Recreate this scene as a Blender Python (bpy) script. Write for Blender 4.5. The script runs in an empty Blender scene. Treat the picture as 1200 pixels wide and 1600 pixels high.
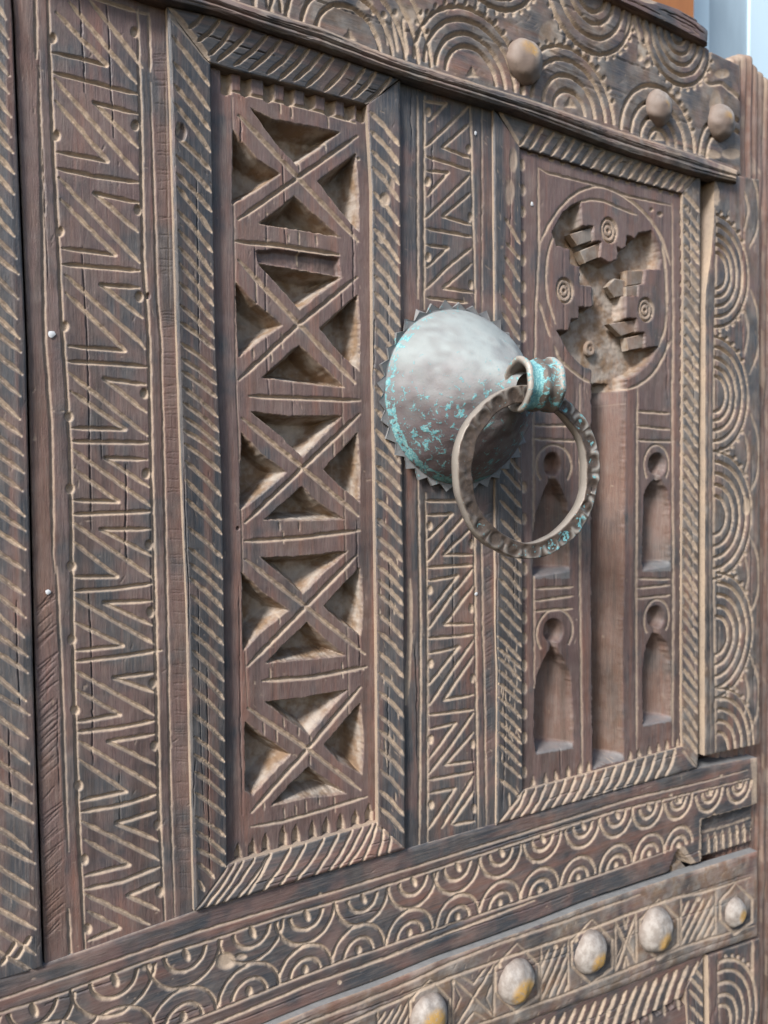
import bpy, math, random
import numpy as np
from mathutils import Matrix, Vector

random.seed(7)
rng = np.random.default_rng(11)
C = bpy.context.scene
COL = C.collection

# ------------------------------------------------------------------ camera
# door face = plane y = 0 (metres), x to the right along the door, z up, outside = -y
FOC, CX, CY, DIST = 1200.0, 600.0, 800.0, 0.42
dX = Vector((2000.0, 59.0, -FOC)).normalized()
dZ = Vector((-396.0, 28700.0, 1200.0))
dZ = (dZ - dX * dZ.dot(dX)).normalized()
dY = dZ.cross(dX)
M = np.array([[dX[i], dY[i], dZ[i]] for i in range(3)])      # door -> camera axes
CAM = M.T @ np.array([0, 0, DIST])
cam_d = bpy.data.cameras.new('camera')
cam_d.sensor_fit = 'VERTICAL'
cam_d.sensor_height = 36.0
cam_d.sensor_width = 27.0
cam_d.lens = FOC / 1600.0 * 36.0
cam_d.clip_start, cam_d.clip_end = 0.01, 50.0
cam_d.dof.use_dof = True
cam_d.dof.focus_distance = 0.385
cam_d.dof.aperture_fstop = 13.0
cam = bpy.data.objects.new('camera', cam_d)
COL.objects.link(cam)
mt = Matrix([list(M.T[i]) + [CAM[i]] for i in range(3)] + [[0, 0, 0, 1]])
cam.matrix_world = mt
C.camera = cam

# ------------------------------------------------------------------ light: soft cloudy daylight from the upper left
SUN_DIR = Vector((-0.70, -0.37, 0.61)).normalized()           # towards the sun
sun_d = bpy.data.lights.new('sun', 'SUN')
sun_d.energy = 1.5
sun_d.angle = math.radians(14)
sun_d.color = (1.0, 0.985, 0.965)
sun = bpy.data.objects.new('sun', sun_d)
COL.objects.link(sun)
sun.rotation_euler = (-SUN_DIR).to_track_quat('-Z', 'Y').to_euler()
w = bpy.data.worlds.new('World')
C.world = w
w.use_nodes = True
nt = w.node_tree
bg = nt.nodes['Background']
sky = nt.nodes.new('ShaderNodeTexSky')
sky.sky_type = 'NISHITA'
sky.sun_disc = False
sky.sun_elevation = math.asin(SUN_DIR.z)
sky.sun_rotation = math.atan2(SUN_DIR.x, SUN_DIR.y)
sky.air_density = 1.0
sky.dust_density = 1.5
nt.links.new(sky.outputs[0], bg.inputs[0])
bg.inputs[1].default_value = 0.05
C.view_settings.view_transform = 'Standard'
C.view_settings.look = 'None'
C.view_settings.exposure = 2.1
C.view_settings.gamma = 1.0

STEP = 1.42        # spacing of the carved surfaces' mesh, in 1/1200 of the picture width

# ------------------------------------------------------------------ helpers
def at(px, py, h=0.0):
    """the point h metres in front of the door face seen at photo position (px, py); arrays allowed"""
    px = np.asarray(px, float); py = np.asarray(py, float); h = np.asarray(h, float)
    r = np.stack([px - CX, CY - py, -FOC + 0 * px], -1) @ M
    t = (-h - CAM[1]) / r[..., 1]
    return CAM + r * t[..., None]

def proj(p):
    q = M @ (np.asarray(p, float) - CAM)
    return CX + FOC * q[0] / -q[2], CY - FOC * q[1] / -q[2], -q[2]

def depth_at(px, py, h=0.0):
    p = at(px, py, h)
    return -(M @ (p - CAM))[2]

def vnoise(u, v, cell, seed):
    r = np.random.default_rng(seed)
    T = r.random((128, 128))
    a, b = u / cell, v / cell
    i, j = np.floor(a).astype(int), np.floor(b).astype(int)
    fa, fb = a - i, b - j
    fa = fa * fa * (3 - 2 * fa); fb = fb * fb * (3 - 2 * fb)
    g = lambda m, n: T[m % 128, n % 128]
    return ((g(i, j) * (1 - fa) + g(i + 1, j) * fa) * (1 - fb) + (g(i, j + 1) * (1 - fa) + g(i + 1, j + 1) * fa) * fb) * 2 - 1

def smooth(x):
    x = np.clip(x, 0, 1)
    return x * x * (3 - 2 * x)

def poly_at(poly, n):
    p = np.asarray(poly, float)
    d = np.r_[0, np.cumsum(np.hypot(*np.diff(p, axis=0).T))]
    s = np.linspace(0, d[-1], n)
    return np.stack([np.interp(s, d, p[:, 0]), np.interp(s, d, p[:, 1])], -1)

def xat(poly, y):
    p = np.asarray(poly, float); o = np.argsort(p[:, 1])
    return float(np.interp(y, p[o, 1], p[o, 0]))

def yat(poly, x):
    p = np.asarray(poly, float); o = np.argsort(p[:, 0])
    return float(np.interp(x, p[o, 0], p[o, 1]))

def curve(pts, n=24):
    """smooth line through the given points"""
    p = np.asarray(pts, float)
    if len(p) < 3: return p
    q = np.vstack([2 * p[0] - p[1], p, 2 * p[-1] - p[-2]])
    out = []
    for i in range(1, len(q) - 2):
        t = np.linspace(0, 1, max(3, n // (len(p) - 1)), endpoint=False)[:, None]
        a, b, c, d = q[i - 1], q[i], q[i + 1], q[i + 2]
        out.append(.5 * (2 * b + (c - a) * t + (2 * a - 5 * b + 4 * c - d) * t ** 2 + (3 * b - a - 3 * c + d) * t ** 3))
    out.append(q[-2][None])
    return np.vstack(out)

def link(o, parent=None):
    COL.objects.link(o)
    if parent is not None: o.parent = parent
    return o

def mesh_obj(name, verts, faces, mat, parent=None, attrs=None, smooth_shade=True, quads=None):
    me = bpy.data.meshes.new(name)
    if quads is not None:
        nv, nq = len(verts), len(quads)
        me.vertices.add(nv); me.vertices.foreach_set('co', np.ascontiguousarray(verts, dtype=np.float32).ravel())
        me.loops.add(nq * 4); me.loops.foreach_set('vertex_index', np.ascontiguousarray(quads, dtype=np.int32).ravel())
        me.polygons.add(nq)
        me.polygons.foreach_set('loop_start', np.arange(0, nq * 4, 4, dtype=np.int32))
        me.polygons.foreach_set('loop_total', np.full(nq, 4, dtype=np.int32))
        me.update(calc_edges=True)
    else:
        me.from_pydata([tuple(v) for v in verts], [], faces)
        me.update()
    for k, a in (attrs or {}).items():
        at_ = me.attributes.new(k, 'FLOAT', 'POINT')
        at_.data.foreach_set('value', np.ascontiguousarray(a, dtype=np.float32))
    me.polygons.foreach_set('use_smooth', np.full(len(me.polygons), smooth_shade))
    me.materials.append(mat)
    o = bpy.data.objects.new(name, me)
    return link(o, parent)

def thing(name, label, cat, loc=(0, 0, 0)):
    o = bpy.data.objects.new(name, None)
    o.empty_display_size = 0.02
    o.location = loc
    o['label'] = label; o['category'] = cat
    return link(o)

# ------------------------------------------------------------------ materials
class NT:
    def __init__(s, name):
        s.m = bpy.data.materials.new(name); s.m.use_nodes = True
        s.t = s.m.node_tree; s.b = s.t.nodes['Principled BSDF']
    def n(s, typ, **kw):
        o = s.t.nodes.new(typ)
        for k, v in kw.items():
            if k.startswith('_'): setattr(o, k[1:], v)
            else: s.set(o.inputs[int(k[1:]) if k[0] == 'i' and k[1:].isdigit() else k], v)
        return o
    def set(s, sock, v):
        if hasattr(v, 'is_linked') or hasattr(v, 'links'): s.t.links.new(v, sock)
        else: sock.default_value = v
    def attr(s, name): return s.n('ShaderNodeAttribute', _attribute_name=name).outputs['Fac']
    def noise(s, vec, scale, detail=4, rough=.55, dist=0):
        o = s.n('ShaderNodeTexNoise', Vector=vec, Scale=scale, Detail=detail, Roughness=rough, Distortion=dist)
        return o.outputs['Fac']
    def ramp(s, f, a, b, lo=0., hi=1.):
        o = s.n('ShaderNodeMapRange', i0=f, i1=a, i2=b, i3=lo, i4=hi); o.interpolation_type = 'SMOOTHSTEP'
        return o.outputs[0]
    def math(s, op, a, b=0.0):
        o = s.t.nodes.new('ShaderNodeMath'); o.operation = op; s.set(o.inputs[0], a); s.set(o.inputs[1], b); return o.outputs[0]
    def mix(s, f, a, b):
        o = s.t.nodes.new('ShaderNodeMix'); o.data_type = 'RGBA'
        s.set(o.inputs[0], f); s.set(o.inputs[6], a if not isinstance(a, tuple) else (*a, 1)); s.set(o.inputs[7], b if not isinstance(b, tuple) else (*b, 1))
        return o.outputs[2]
    def pos(s, scale=(1, 1, 1)):
        g = s.n('ShaderNodeNewGeometry')
        return s.n('ShaderNodeMapping', Vector=g.outputs['Position'], Scale=scale).outputs[0]

def wood(name, grain, reddish=0.0):
    """old stained wood; grain 'v' runs up, 'h' runs along the door. carved = bare wood and dust in the cuts, painted light on side walls"""
    k = NT(name)
    sc = (1, 1, .07) if grain == 'v' else (.07, 1, 1)
    p1, pg = k.pos(), k.pos(sc)
    carved, tone, dust = k.attr('carved'), k.attr('tone'), k.attr('dust')
    big = k.noise(p1, 38, 3, .6)
    mid = k.noise(p1, 170, 4, .65)
    grn = k.noise(pg, 900, 5, .6, .3)
    grf = k.noise(pg, 2600, 3, .6)
    tn = k.ramp(k.math('ADD', tone, k.math('MULTIPLY', k.math('SUBTRACT', big, .5), 2.4)), .25, .8)
    c = k.mix(tn, (.126, .080, .073), (.043, .048, .056))
    red = k.math('MULTIPLY', k.ramp(k.noise(pg, 95, 3, .6), .50 - reddish, .72 - reddish), .62)
    c = k.mix(red, c, (.22, .10, .068))
    warm_skylit = k.attr('warm_skylit')
    c = k.mix(k.math('MULTIPLY', k.math('MAXIMUM', warm_skylit, 0.0), k.ramp(grn, .2, .7, .55, 1)), c, k.mix(big, (.17, .075, .042), (.085, .05, .038)))
    c = k.mix(k.ramp(grn, .40, .75, 0, .42), c, (.21, .165, .14))
    c = k.mix(k.ramp(grf, .55, .30, 0, .35), c, (.030, .024, .024))
    c = k.mix(k.ramp(mid, .60, .85, 0, .25), c, (.20, .17, .145))
    c = k.mix(k.ramp(k.noise(pg, 60, 4, .65, .8), .50, .72, 0, .62), c, (.030, .025, .025))
    # dusty floors
    c = k.mix(k.math('MULTIPLY', dust, k.ramp(mid, .15, .75, .62, 1)), c, k.mix(k.ramp(k.noise(p1, 90, 3, .6), .35, .65), (.21, .135, .075), (.38, .33, .275)))
    c = k.mix(k.math('MULTIPLY', k.math('MINIMUM', k.math('MULTIPLY', warm_skylit, -1.0), 1.0), k.math('GREATER_THAN', 0.0, warm_skylit)), c, k.mix(mid, (.13, .135, .14), (.24, .25, .25)))  # below zero: pale grey sky light painted on upward edges and ledges
    # cut grooves: bare pale wood, uneven
    cv = k.math('MULTIPLY', carved, k.ramp(k.noise(p1, 420, 4, .7), .18, .52, .45, 1))
    c = k.mix(cv, c, k.mix(k.ramp(big, .35, .65), (.40, .305, .22), (.32, .25, .19)))
    k.set(k.b.inputs['Base Color'], c)
    k.set(k.b.inputs['Roughness'], k.math('ADD', k.ramp(mid, .3, .8, .44, .66), k.math('MULTIPLY', k.math('MAXIMUM', carved, dust), .35)))
    k.set(k.b.inputs['Specular IOR Level'], .4)
    h = k.math('ADD', k.math('MULTIPLY', grn, .8), k.math('ADD', k.math('MULTIPLY', grf, .5), k.math('MULTIPLY', k.noise(p1, 1100, 3, .6), .5)))
    b = k.n('ShaderNodeBump', Strength=.55, Distance=.00045, Height=h)
    k.set(k.b.inputs['Normal'], b.outputs[0])
    return k.m

WV = wood('stained wood upright grain', 'v')
WH = wood('stained wood level grain', 'h')
WR = wood('stained wood reddish', 'v', .12)

def metal(name, base, pale, patina, amount, rough=.45, metallic=.55):
    k = NT(name)
    p = k.pos()
    pat, wear = k.attr('patina'), k.attr('wear')
    n1, n2, n3 = k.noise(p, 60, 4, .6), k.noise(p, 260, 5, .65, .6), k.noise(p, 900, 4, .6)
    c = k.mix(k.ramp(n1, .3, .7), base, tuple(x * .62 for x in base))
    c = k.mix(k.ramp(n3, .45, .75, 0, .5), c, (.13, .085, .06))
    c = k.mix(wear, c, pale)
    v = k.ramp(k.math('ADD', k.math('ADD', k.math('MULTIPLY', n2, .75), k.math('MULTIPLY', n3, .25)), k.math('MULTIPLY', k.math('SUBTRACT', pat, .5), .42)), .56, .62, 0, amount)
    c = k.mix(v, c, k.mix(k.ramp(n3, .35, .6), patina, (.10, .30, .33)))
    k.set(k.b.inputs['Base Color'], c)
    k.set(k.b.inputs['Metallic'], k.math('MULTIPLY', k.math('SUBTRACT', 1.0, k.math('MAXIMUM', v, k.math('MULTIPLY', wear, .6))), metallic))
    k.set(k.b.inputs['Roughness'], k.math('ADD', k.ramp(n1, .3, .7, rough, rough + .15), k.math('MULTIPLY', v, .3)))
    b = k.n('ShaderNodeBump', Strength=.5, Distance=.0005, Height=k.math('ADD', k.math('MULTIPLY', n3, .5), k.math('ADD', n2, k.math('MULTIPLY', v, .6))))
    k.set(k.b.inputs['Normal'], b.outputs[0])
    return k.m

BRONZE = metal('weathered bronze', (.15, .12, .125), (.25, .275, .27), (.27, .47, .45), .9, .62, .15)
RINGM = metal('verdigris bronze ring', (.080, .054, .040), (.40, .365, .32), (.27, .52, .50), .9, .45, .35)

def stud_mat():
    k = NT('tinned nail head')
    p = k.pos()
    wear, gilt = k.attr('wear'), k.attr('gilt')
    n1, n2 = k.noise(p, 240, 4, .6), k.noise(p, 700, 4, .65)
    c = k.mix(k.ramp(n1, .35, .65), (.32, .29, .26), (.22, .19, .165))
    c = k.mix(k.ramp(n2, .58, .75, 0, .35), c, (.2, .16, .13))
    c = k.mix(k.math('MULTIPLY', gilt, k.ramp(n2, .3, .5)), c, (.40, .24, .075))
    c = k.mix(wear, c, (.17, .125, .10))
    k.set(k.b.inputs['Base Color'], c)
    k.set(k.b.inputs['Metallic'], .05)
    k.set(k.b.inputs['Roughness'], .7)
    b = k.n('ShaderNodeBump', Strength=.4, Distance=.0004, Height=k.math('ADD', n1, n2))
    k.set(k.b.inputs['Normal'], b.outputs[0])
    return k.m
STUD = stud_mat()

def plain(name, c1, c2, scale=20, rough=.8, sc=(1, 1, 1)):
    k = NT(name)
    k.set(k.b.inputs['Base Color'], k.mix(k.noise(k.pos(sc), scale, 4, .6), c1, c2))
    k.set(k.b.inputs['Roughness'], rough)
    return k.m

# ------------------------------------------------------------------ carved surfaces
class Field:
    """one wooden member: a finely meshed face between two long edges A and B, into which cuts are carved.
    prof = [(t, height)] across from A to B, heights in mm in front of the door face"""
    seed = 0
    def __init__(s, name, A, B, prof, mat, tone=.5, skirt=12., label=None, wob=.25, carve_lit_skirt=(0, 0, 0, 0), step=None, parent=None, skylit_skirt=(0, 0, 0, 0), dusty=.08):
        Field.seed += 1
        s.id = Field.seed; s.ws = skylit_skirt
        s.name, s.mat, s.skirt, s.label, s.cs, s.parent = name, mat, skirt, label, carve_lit_skirt, parent
        st = step or STEP
        A, B = np.asarray(A, float), np.asarray(B, float)
        La = np.hypot(*np.diff(A, axis=0).T).sum(); Lb = np.hypot(*np.diff(B, axis=0).T).sum()
        wmid = max(np.hypot(*(A[0] - B[0])), np.hypot(*(A[-1] - B[-1])))
        s.n = max(6, int(max(La, Lb) / st)); s.m = max(4, int(wmid / st))
        a, b = poly_at(A, s.n), poly_at(B, s.n)
        t = np.linspace(0, 1, s.m)[None, :, None]
        P = a[:, None] * (1 - t) + b[:, None] * t
        s.px, s.py = P[..., 0].ravel(), P[..., 1].ravel()
        T = np.broadcast_to(t[..., 0], (s.n, s.m)).ravel()
        s.T = T
        s.S = np.repeat(np.linspace(0, 1, s.n), s.m)
        s.h0 = np.interp(T, [q[0] for q in prof], [q[1] for q in prof])
        s.P0 = at(s.px, s.py, s.h0 / 1000)
        s.u, s.v = s.P0[:, 0] * 1000, s.P0[:, 2] * 1000
        s.D = np.zeros(s.n * s.m); s.G = np.zeros_like(s.D); s.F = np.zeros_like(s.D); s.H = np.zeros_like(s.D)
        s.R = vnoise(s.u, s.v, 14, s.id) * wob * .6 + vnoise(s.u, s.v, 4.5, s.id + 50) * wob * .3   # hand planed, not flat
        s.tone = np.clip(tone + vnoise(s.u, s.v, 30, s.id + 9) * .25, 0, 1)
        s.nx = vnoise(s.u, s.v, 2.6, s.id + 70); s.ny = vnoise(s.u, s.v, 2.6, s.id + 90)
        s.nf = vnoise(s.u, s.v, 1.1, s.id + 30)
        s.F = np.clip(dusty * (.9 + .8 * vnoise(s.u, s.v, 18, s.id + 120) + .5 * vnoise(s.u, s.v, 5, s.id + 130)), 0, 1)
    def _box(s, pts, r):
        lo, hi = pts.min(0) - r, pts.max(0) + r
        return np.nonzero((s.px > lo[0]) & (s.px < hi[0]) & (s.py > lo[1]) & (s.py < hi[1]))[0]
    def _cut(s, i, d, w, depth, pale, fade=1.0):
        q = np.clip((w / 2 + .5 - d) / (w / 2 + .3), 0, 1) * fade; q = .65 * q * 1.25 + .35 * smooth(q)
        s.D[i] = np.minimum(s.D[i], -depth * q * (1 + .10 * s.nf[i]))
        s.G[i] = np.maximum(s.G[i], pale * smooth((w / 2 + .75 - d) / 1.5) * np.clip(.92 + .16 * s.nf[i] + .12 * s.nx[i], .3, 1.1) * fade)
    def stroke(s, pts, w=4.2, depth=1.3, pale=1.0, jit=.55, taper=True):
        pts = np.asarray(pts, float)
        if w > 2.7: w *= 1.42; depth *= .95
        i = s._box(pts, w + 3)
        if not len(i): return s
        x, y = s.px[i] + s.nx[i] * jit, s.py[i] + s.ny[i] * jit
        best = np.full(len(i), 1e9); bs = np.zeros(len(i))
        seg = np.hypot(*np.diff(pts, axis=0).T); tot = seg.sum(); acc = 0
        for k in range(len(pts) - 1):
            a, b = pts[k], pts[k + 1]; L = max(seg[k], 1e-6)
            tt = np.clip(((x - a[0]) * (b[0] - a[0]) + (y - a[1]) * (b[1] - a[1])) / L / L, 0, 1)
            d = np.hypot(x - a[0] - tt * (b[0] - a[0]), y - a[1] - tt * (b[1] - a[1]))
            m = d < best; best = np.where(m, d, best); bs = np.where(m, acc + tt * L, bs); acc += L
        ww = w * (1 + .16 * s.ny[i])
        if taper:
            e = np.minimum(bs, tot - bs) / max(4, .12 * tot)
            ww = ww * (.5 + .5 * smooth(e)); depth = depth * (.45 + .55 * smooth(e))
        s._cut(i, best, ww, depth, pale)
        return s
    def lines(s, L, **k):
        for p in L: s.stroke(p, **k)
        return s
    def ring(s, cx, cy, r, w=4.0, depth=1.3, kx=1.0, a0=0, a1=360, pale=1.0, jit=.2, off=(0, 0)):
        """circle on the wood: centre at photo point, r = its upright radius there in photo units"""
        hh = float(np.interp(.5, [0, 1], [s.h0.min(), s.h0.max()])) / 1000
        w *= 1.45; depth *= 1.25
        c = at(cx, cy, hh); rr = abs(at(cx, cy - r, hh)[2] - c[2]) * 1000; k = rr / max(r, 1e-6)
        cu, cv = c[0] * 1000 + off[0] * k, c[2] * 1000 + off[1] * k
        i = np.nonzero((abs(s.u - cu) < rr * kx + w * k + 2) & (abs(s.v - cv) < rr + w * k + 2))[0]
        if not len(i): return s
        du, dv = (s.u[i] - cu) / kx + s.nx[i] * jit, s.v[i] - cv + s.ny[i] * jit
        ang = np.degrees(np.arctan2(dv, du)) % 360
        rad = np.hypot(du, dv); d = abs(rad - rr) / k
        a0, a1 = a0 % 360, a1 % 360 if a1 != 360 else 360
        ok = (ang >= a0) & (ang <= a1) if a0 < a1 else (ang >= a0) | (ang <= a1)
        d = np.where(ok, d, 99)
        s._cut(i, d, w * (1 + .15 * s.ny[i]), depth, pale)
        return s
    def drop(s, cx, cy, rx, ry, depth=1.2, pale=1.0, ang=0, dust=0):
        c, sn = math.cos(math.radians(ang)), math.sin(math.radians(ang)); R = max(rx, ry)
        i = s._box(np.array([[cx, cy]]), R + 3)
        if not len(i): return s
        x, y = s.px[i] - cx + s.nx[i] * .5, s.py[i] - cy + s.ny[i] * .5
        q = np.hypot((x * c + y * sn) / rx, (-x * sn + y * c) / ry)
        s.D[i] = np.minimum(s.D[i], -depth * smooth((1.1 - q) * 1.7))
        s.G[i] = np.maximum(s.G[i], pale * smooth((1.08 - q) * 4))
        if dust: s.F[i] = np.maximum(s.F[i], dust * smooth((1.08 - q) * 4))
        return s
    def inside(s, poly, i):
        """signed distance, > 0 inside"""
        p = np.asarray(poly, float); x, y = s.px[i] + s.nx[i] * .8 + s.nf[i] * .5, s.py[i] + s.ny[i] * .8 + s.nf[i] * .5
        d = np.full(len(i), 1e9); ins = np.zeros(len(i), bool)
        for k in range(len(p)):
            a, b = p[k], p[(k + 1) % len(p)]
            L2 = max(((b - a) ** 2).sum(), 1e-9)
            tt = np.clip(((x - a[0]) * (b[0] - a[0]) + (y - a[1]) * (b[1] - a[1])) / L2, 0, 1)
            d = np.minimum(d, np.hypot(x - a[0] - tt * (b[0] - a[0]), y - a[1] - tt * (b[1] - a[1])))
            c = ((a[1] > y) != (b[1] > y)) & (x < (b[0] - a[0]) * (y - a[1]) / (b[1] - a[1] + 1e-12) + a[0])
            ins ^= c
        return np.where(ins, d, -d)
    def pocket(s, poly, depth=7., wall=3., dust=1.0, rim=0.0, rough=.6, pale=0.0):
        p = np.asarray(poly, float)
        i = s._box(p, 4)
        d = s.inside(p, i)
        q = np.clip((d + .3) / wall, 0, 1); q = q * (1.25 - .25 * q); q = .6 * q + .4 * smooth(q)
        fl = -depth * q * (1 + rough * .05 * s.nx[i]) + rough * smooth(d / 5) * (.30 * vnoise(s.u[i], s.v[i], 1.7, s.id + 300) + .16 * s.nf[i]) * min(1, depth / 4)
        s.D[i] = np.minimum(s.D[i], fl)
        s.F[i] = np.maximum(s.F[i], dust * smooth((d + .2) / 2.2))
        if pale: s.G[i] = np.maximum(s.G[i], pale * smooth((d + .2) / 1.6))
        if rim: s.G[i] = np.maximum(s.G[i], rim * smooth((1.9 - abs(d + .1)) / 1.9) * np.clip(.7 + s.nf[i], 0, 1.3))
        return s
    def teeth(s, cx, cy, r, kx, a0, a1, n, size=4.5):
        """little notches round a ring"""
        hh = float(np.interp(.5, [0, 1], [s.h0.min(), s.h0.max()])) / 1000
        c = at(cx, cy, hh); rr = abs(at(cx, cy - r, hh)[2] - c[2])
        for k in range(n):
            a = math.radians(a0 + (a1 - a0) * (k + .5) / n)
            x, y, _ = proj((c[0] + rr * kx * math.cos(a), -hh, c[2] + rr * math.sin(a)))
            s.drop(x, y, size * .62, size * .85, 1.3, .7)
    def scratches(s, n, length=14, pale=.5, ang=None, w=1.2):
        for _ in range(n):
            j = random.randrange(len(s.px)); a = math.radians((ang if ang is not None else 100) + random.gauss(0, 18))
            L = length * random.uniform(.4, 1.2)
            s.stroke([(s.px[j], s.py[j]), (s.px[j] + L * math.cos(a), s.py[j] + L * math.sin(a))], w=w * random.choice([1, 1, 1.6]), depth=.3, pale=pale * random.uniform(.2, 1))
        return s
    def cracks(s, n, span=(.05, .3)):
        for _ in range(n):
            t0, s0 = random.uniform(.06, .94), random.uniform(0, .9); s1 = min(.99, s0 + random.uniform(*span))
            j = min(s.m - 1, int(t0 * s.m)); ii = np.linspace(int(s0 * (s.n - 1)), int(s1 * (s.n - 1)), 9).astype(int)
            pts = np.stack([s.px[ii * s.m + j], s.py[ii * s.m + j]], -1); dr = np.cumsum(np.random.default_rng(s.id * 100 + _).normal(0, .7, 9))
            nn = np.array([pts[-1][1] - pts[0][1], -(pts[-1][0] - pts[0][0])]); nn = nn / (np.hypot(*nn) + 1e-9)
            s.stroke(pts + dr[:, None] * nn, w=random.uniform(1.0, 2.0), depth=random.uniform(.5, 1.2), pale=0)
    def build(s):
        s.cracks({'stile': 8, 'rail': 14, 'panel': 9, 'moulding': 5, 'lath': 10, 'frieze_board': 16}.get(s.name, 4))
        # edges rubbed round
        e = np.minimum(np.minimum(s.T * s.m, (1 - s.T) * s.m), np.minimum(s.S * s.n, (1 - s.S) * s.n)) * STEP
        s.D -= .5 * smooth(1 - e / 2.2)
        s.G = np.maximum(s.G, .5 * smooth(1 - e / 2.6) * np.clip(.5 + vnoise(s.u, s.v, 5, s.id + 140) + .5 * s.nf, 0, 1))
        # chips and scuffs of bare wood
        ch = smooth((vnoise(s.u, s.v, 1.6, s.id + 200) * .6 + vnoise(s.u, s.v, 6, s.id + 210) * .6 - .86) * 5)
        s.G = np.clip(np.maximum(s.G, ch * .45), 0, 1)
        s.D -= ch * .18
        V = s.P0.copy()
        V[:, 1] -= (s.D + s.R) / 1000
        n, m = s.n, s.m
        idx = np.arange(n * m).reshape(n, m)
        q = np.stack([idx[:-1, :-1], idx[1:, :-1], idx[1:, 1:], idx[:-1, 1:]], -1).reshape(-1, 4)
        # orient towards -y
        a, b, c = V[q[0, 0]], V[q[0, 1]], V[q[0, 2]]
        if np.cross(b - a, c - a)[1] > 0: q = q[:, ::-1]
        G, F, T, H = s.G, s.F, s.tone, s.H
        Vs, Qs, Gs, Fs, Ts, Hs = [V], [q], [G], [F], [T], [H]
        off = n * m
        for edge, cval, wval in ((idx[:, 0], s.cs[0], s.ws[0]), (idx[:, -1], s.cs[1], s.ws[1]), (idx[0, :], s.cs[2], s.ws[2]), (idx[-1, :], s.cs[3], s.ws[3])):
            k = len(edge)
            top = V[edge]; bot = top.copy(); mid = top.copy()
            bot[:, 1] = np.maximum(top[:, 1] + .001, (s.skirt) / 1000)
            Vs += [top, bot]
            ar = np.arange(k - 1)
            Qs.append(np.stack([off + ar, off + ar + 1, off + k + ar + 1, off + k + ar], -1))
            Gs += [np.full(k, cval), np.full(k, cval * .6)]; Fs += [np.full(k, .15), np.full(k, .15)]; Ts += [T[edge], T[edge]]; Hs += [np.full(2 * k, wval)]  # pale walls
            off += 2 * k
        o = mesh_obj(s.name, np.vstack(Vs), None, s.mat, s.parent or DOOR,
                     {'carved': np.concatenate(Gs), 'dust': np.concatenate(Fs), 'tone': np.concatenate(Ts), 'warm_skylit': np.concatenate(Hs)}, True, np.vstack(Qs))
        if s.label: o['label'] = s.label
        return o

DOOR = thing('carved_door', 'old dark wooden door carved all over with zigzags, slanted cuts and rings', 'door')

# ================================================================== the door, traced member by member (photo units)
# long edges
L_GAP = [(-2, -500), (10, -60), (18, 0), (30, 300), (40, 534), (52, 1067), (66, 1503), (69, 1560)]
L_STILE = [(x + 3.5, y) for x, y in L_GAP]
M1_OUT = [(255, -60), (261, 12), (267, 167), (277, 534), (286, 800), (293, 950), (297, 1167), (304, 1425)]
M1_IN = [(329, 100), (337, 533), (347, 734), (350, 900), (352, 1067), (355, 1355)]
M1R_IN = [(574, 163), (582, 300), (583, 534), (587, 800), (590, 1067), (591, 1287)]
M1R_OUT = [(626, 124), (627, 300), (628, 500), (629, 720), (632, 900), (633, 1067), (634, 1328)]
LATH_LO = [(-110, -116), (150, -30), (262, 7), (333, 21), (420, 50), (500, 77), (625, 121), (770, 166), (860, 197), (967, 237), (1097, 277), (1151, 287)]
LATH_UP = [(-110, -190), (150, -92), (262, -42), (392, 8), (500, 41), (610, 86), (760, 134), (840, 158), (957, 200), (1087, 240), (1153, 266)]
A_LINE = [(-90, 1556), (0, 1526), (70, 1507), (303, 1425), (400, 1396), (633, 1327), (775, 1287), (960, 1236), (1092, 1200), (1177, 1184)]
C_RIGHT = [(771, 150), (772, 300), (774, 493), (774, 763), (775, 973), (778, 1067), (776, 1287)]
M2_IN = [(813, 229), (815, 367), (815, 530), (817, 880), (817, 1067), (817, 1235)]
M2R_IN = [(1067, 302), (1069, 447), (1067, 740), (1066, 1000), (1066, 1140), (1067, 1168)]
M2R_OUT = [(1095, 270), (1095, 447), (1093, 700), (1092, 900), (1092, 1176), (1091, 1199)]
G1 = [(-90, 1590), (0, 1562), (300, 1459), (485, 1404), (560, 1382), (880, 1282), (990, 1247), (1106, 1220), (1168, 1203)]
G2 = [(-90, 1612), (0, 1583), (85, 1557), (225, 1503), (322, 1472), (432, 1435), (545, 1403), (807, 1317), (960, 1268), (1080, 1239), (1170, 1217)]
G3 = [(100, 1665), (180, 1637), (300, 1595), (432, 1542), (540, 1500), (682, 1452), (780, 1419), (877, 1387), (960, 1359), (1050, 1327)]
G4 = [(230, 1643), (337, 1600), (487, 1537), (600, 1498), (690, 1462), (835, 1407)]
D_LINE = [(200, 1685), (420, 1596), (500, 1564), (600, 1527), (680, 1494), (840, 1436), (920, 1404), (1040, 1364), (1100, 1345), (1184, 1318)]
D_FRONT = [(200, 1697), (420, 1606), (500, 1573), (600, 1537), (680, 1504), (840, 1447), (920, 1415), (1040, 1375), (1100, 1356), (1184, 1330)]

def clip_poly(poly, y0, y1, n=40):
    ys = np.linspace(y0, y1, n)
    return [(xat(poly, y), y) for y in ys]
def clip_x(poly, x0, x1, n=40):
    xs = np.linspace(x0, x1, n)
    return [(x, yat(poly, x)) for x in xs]

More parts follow.
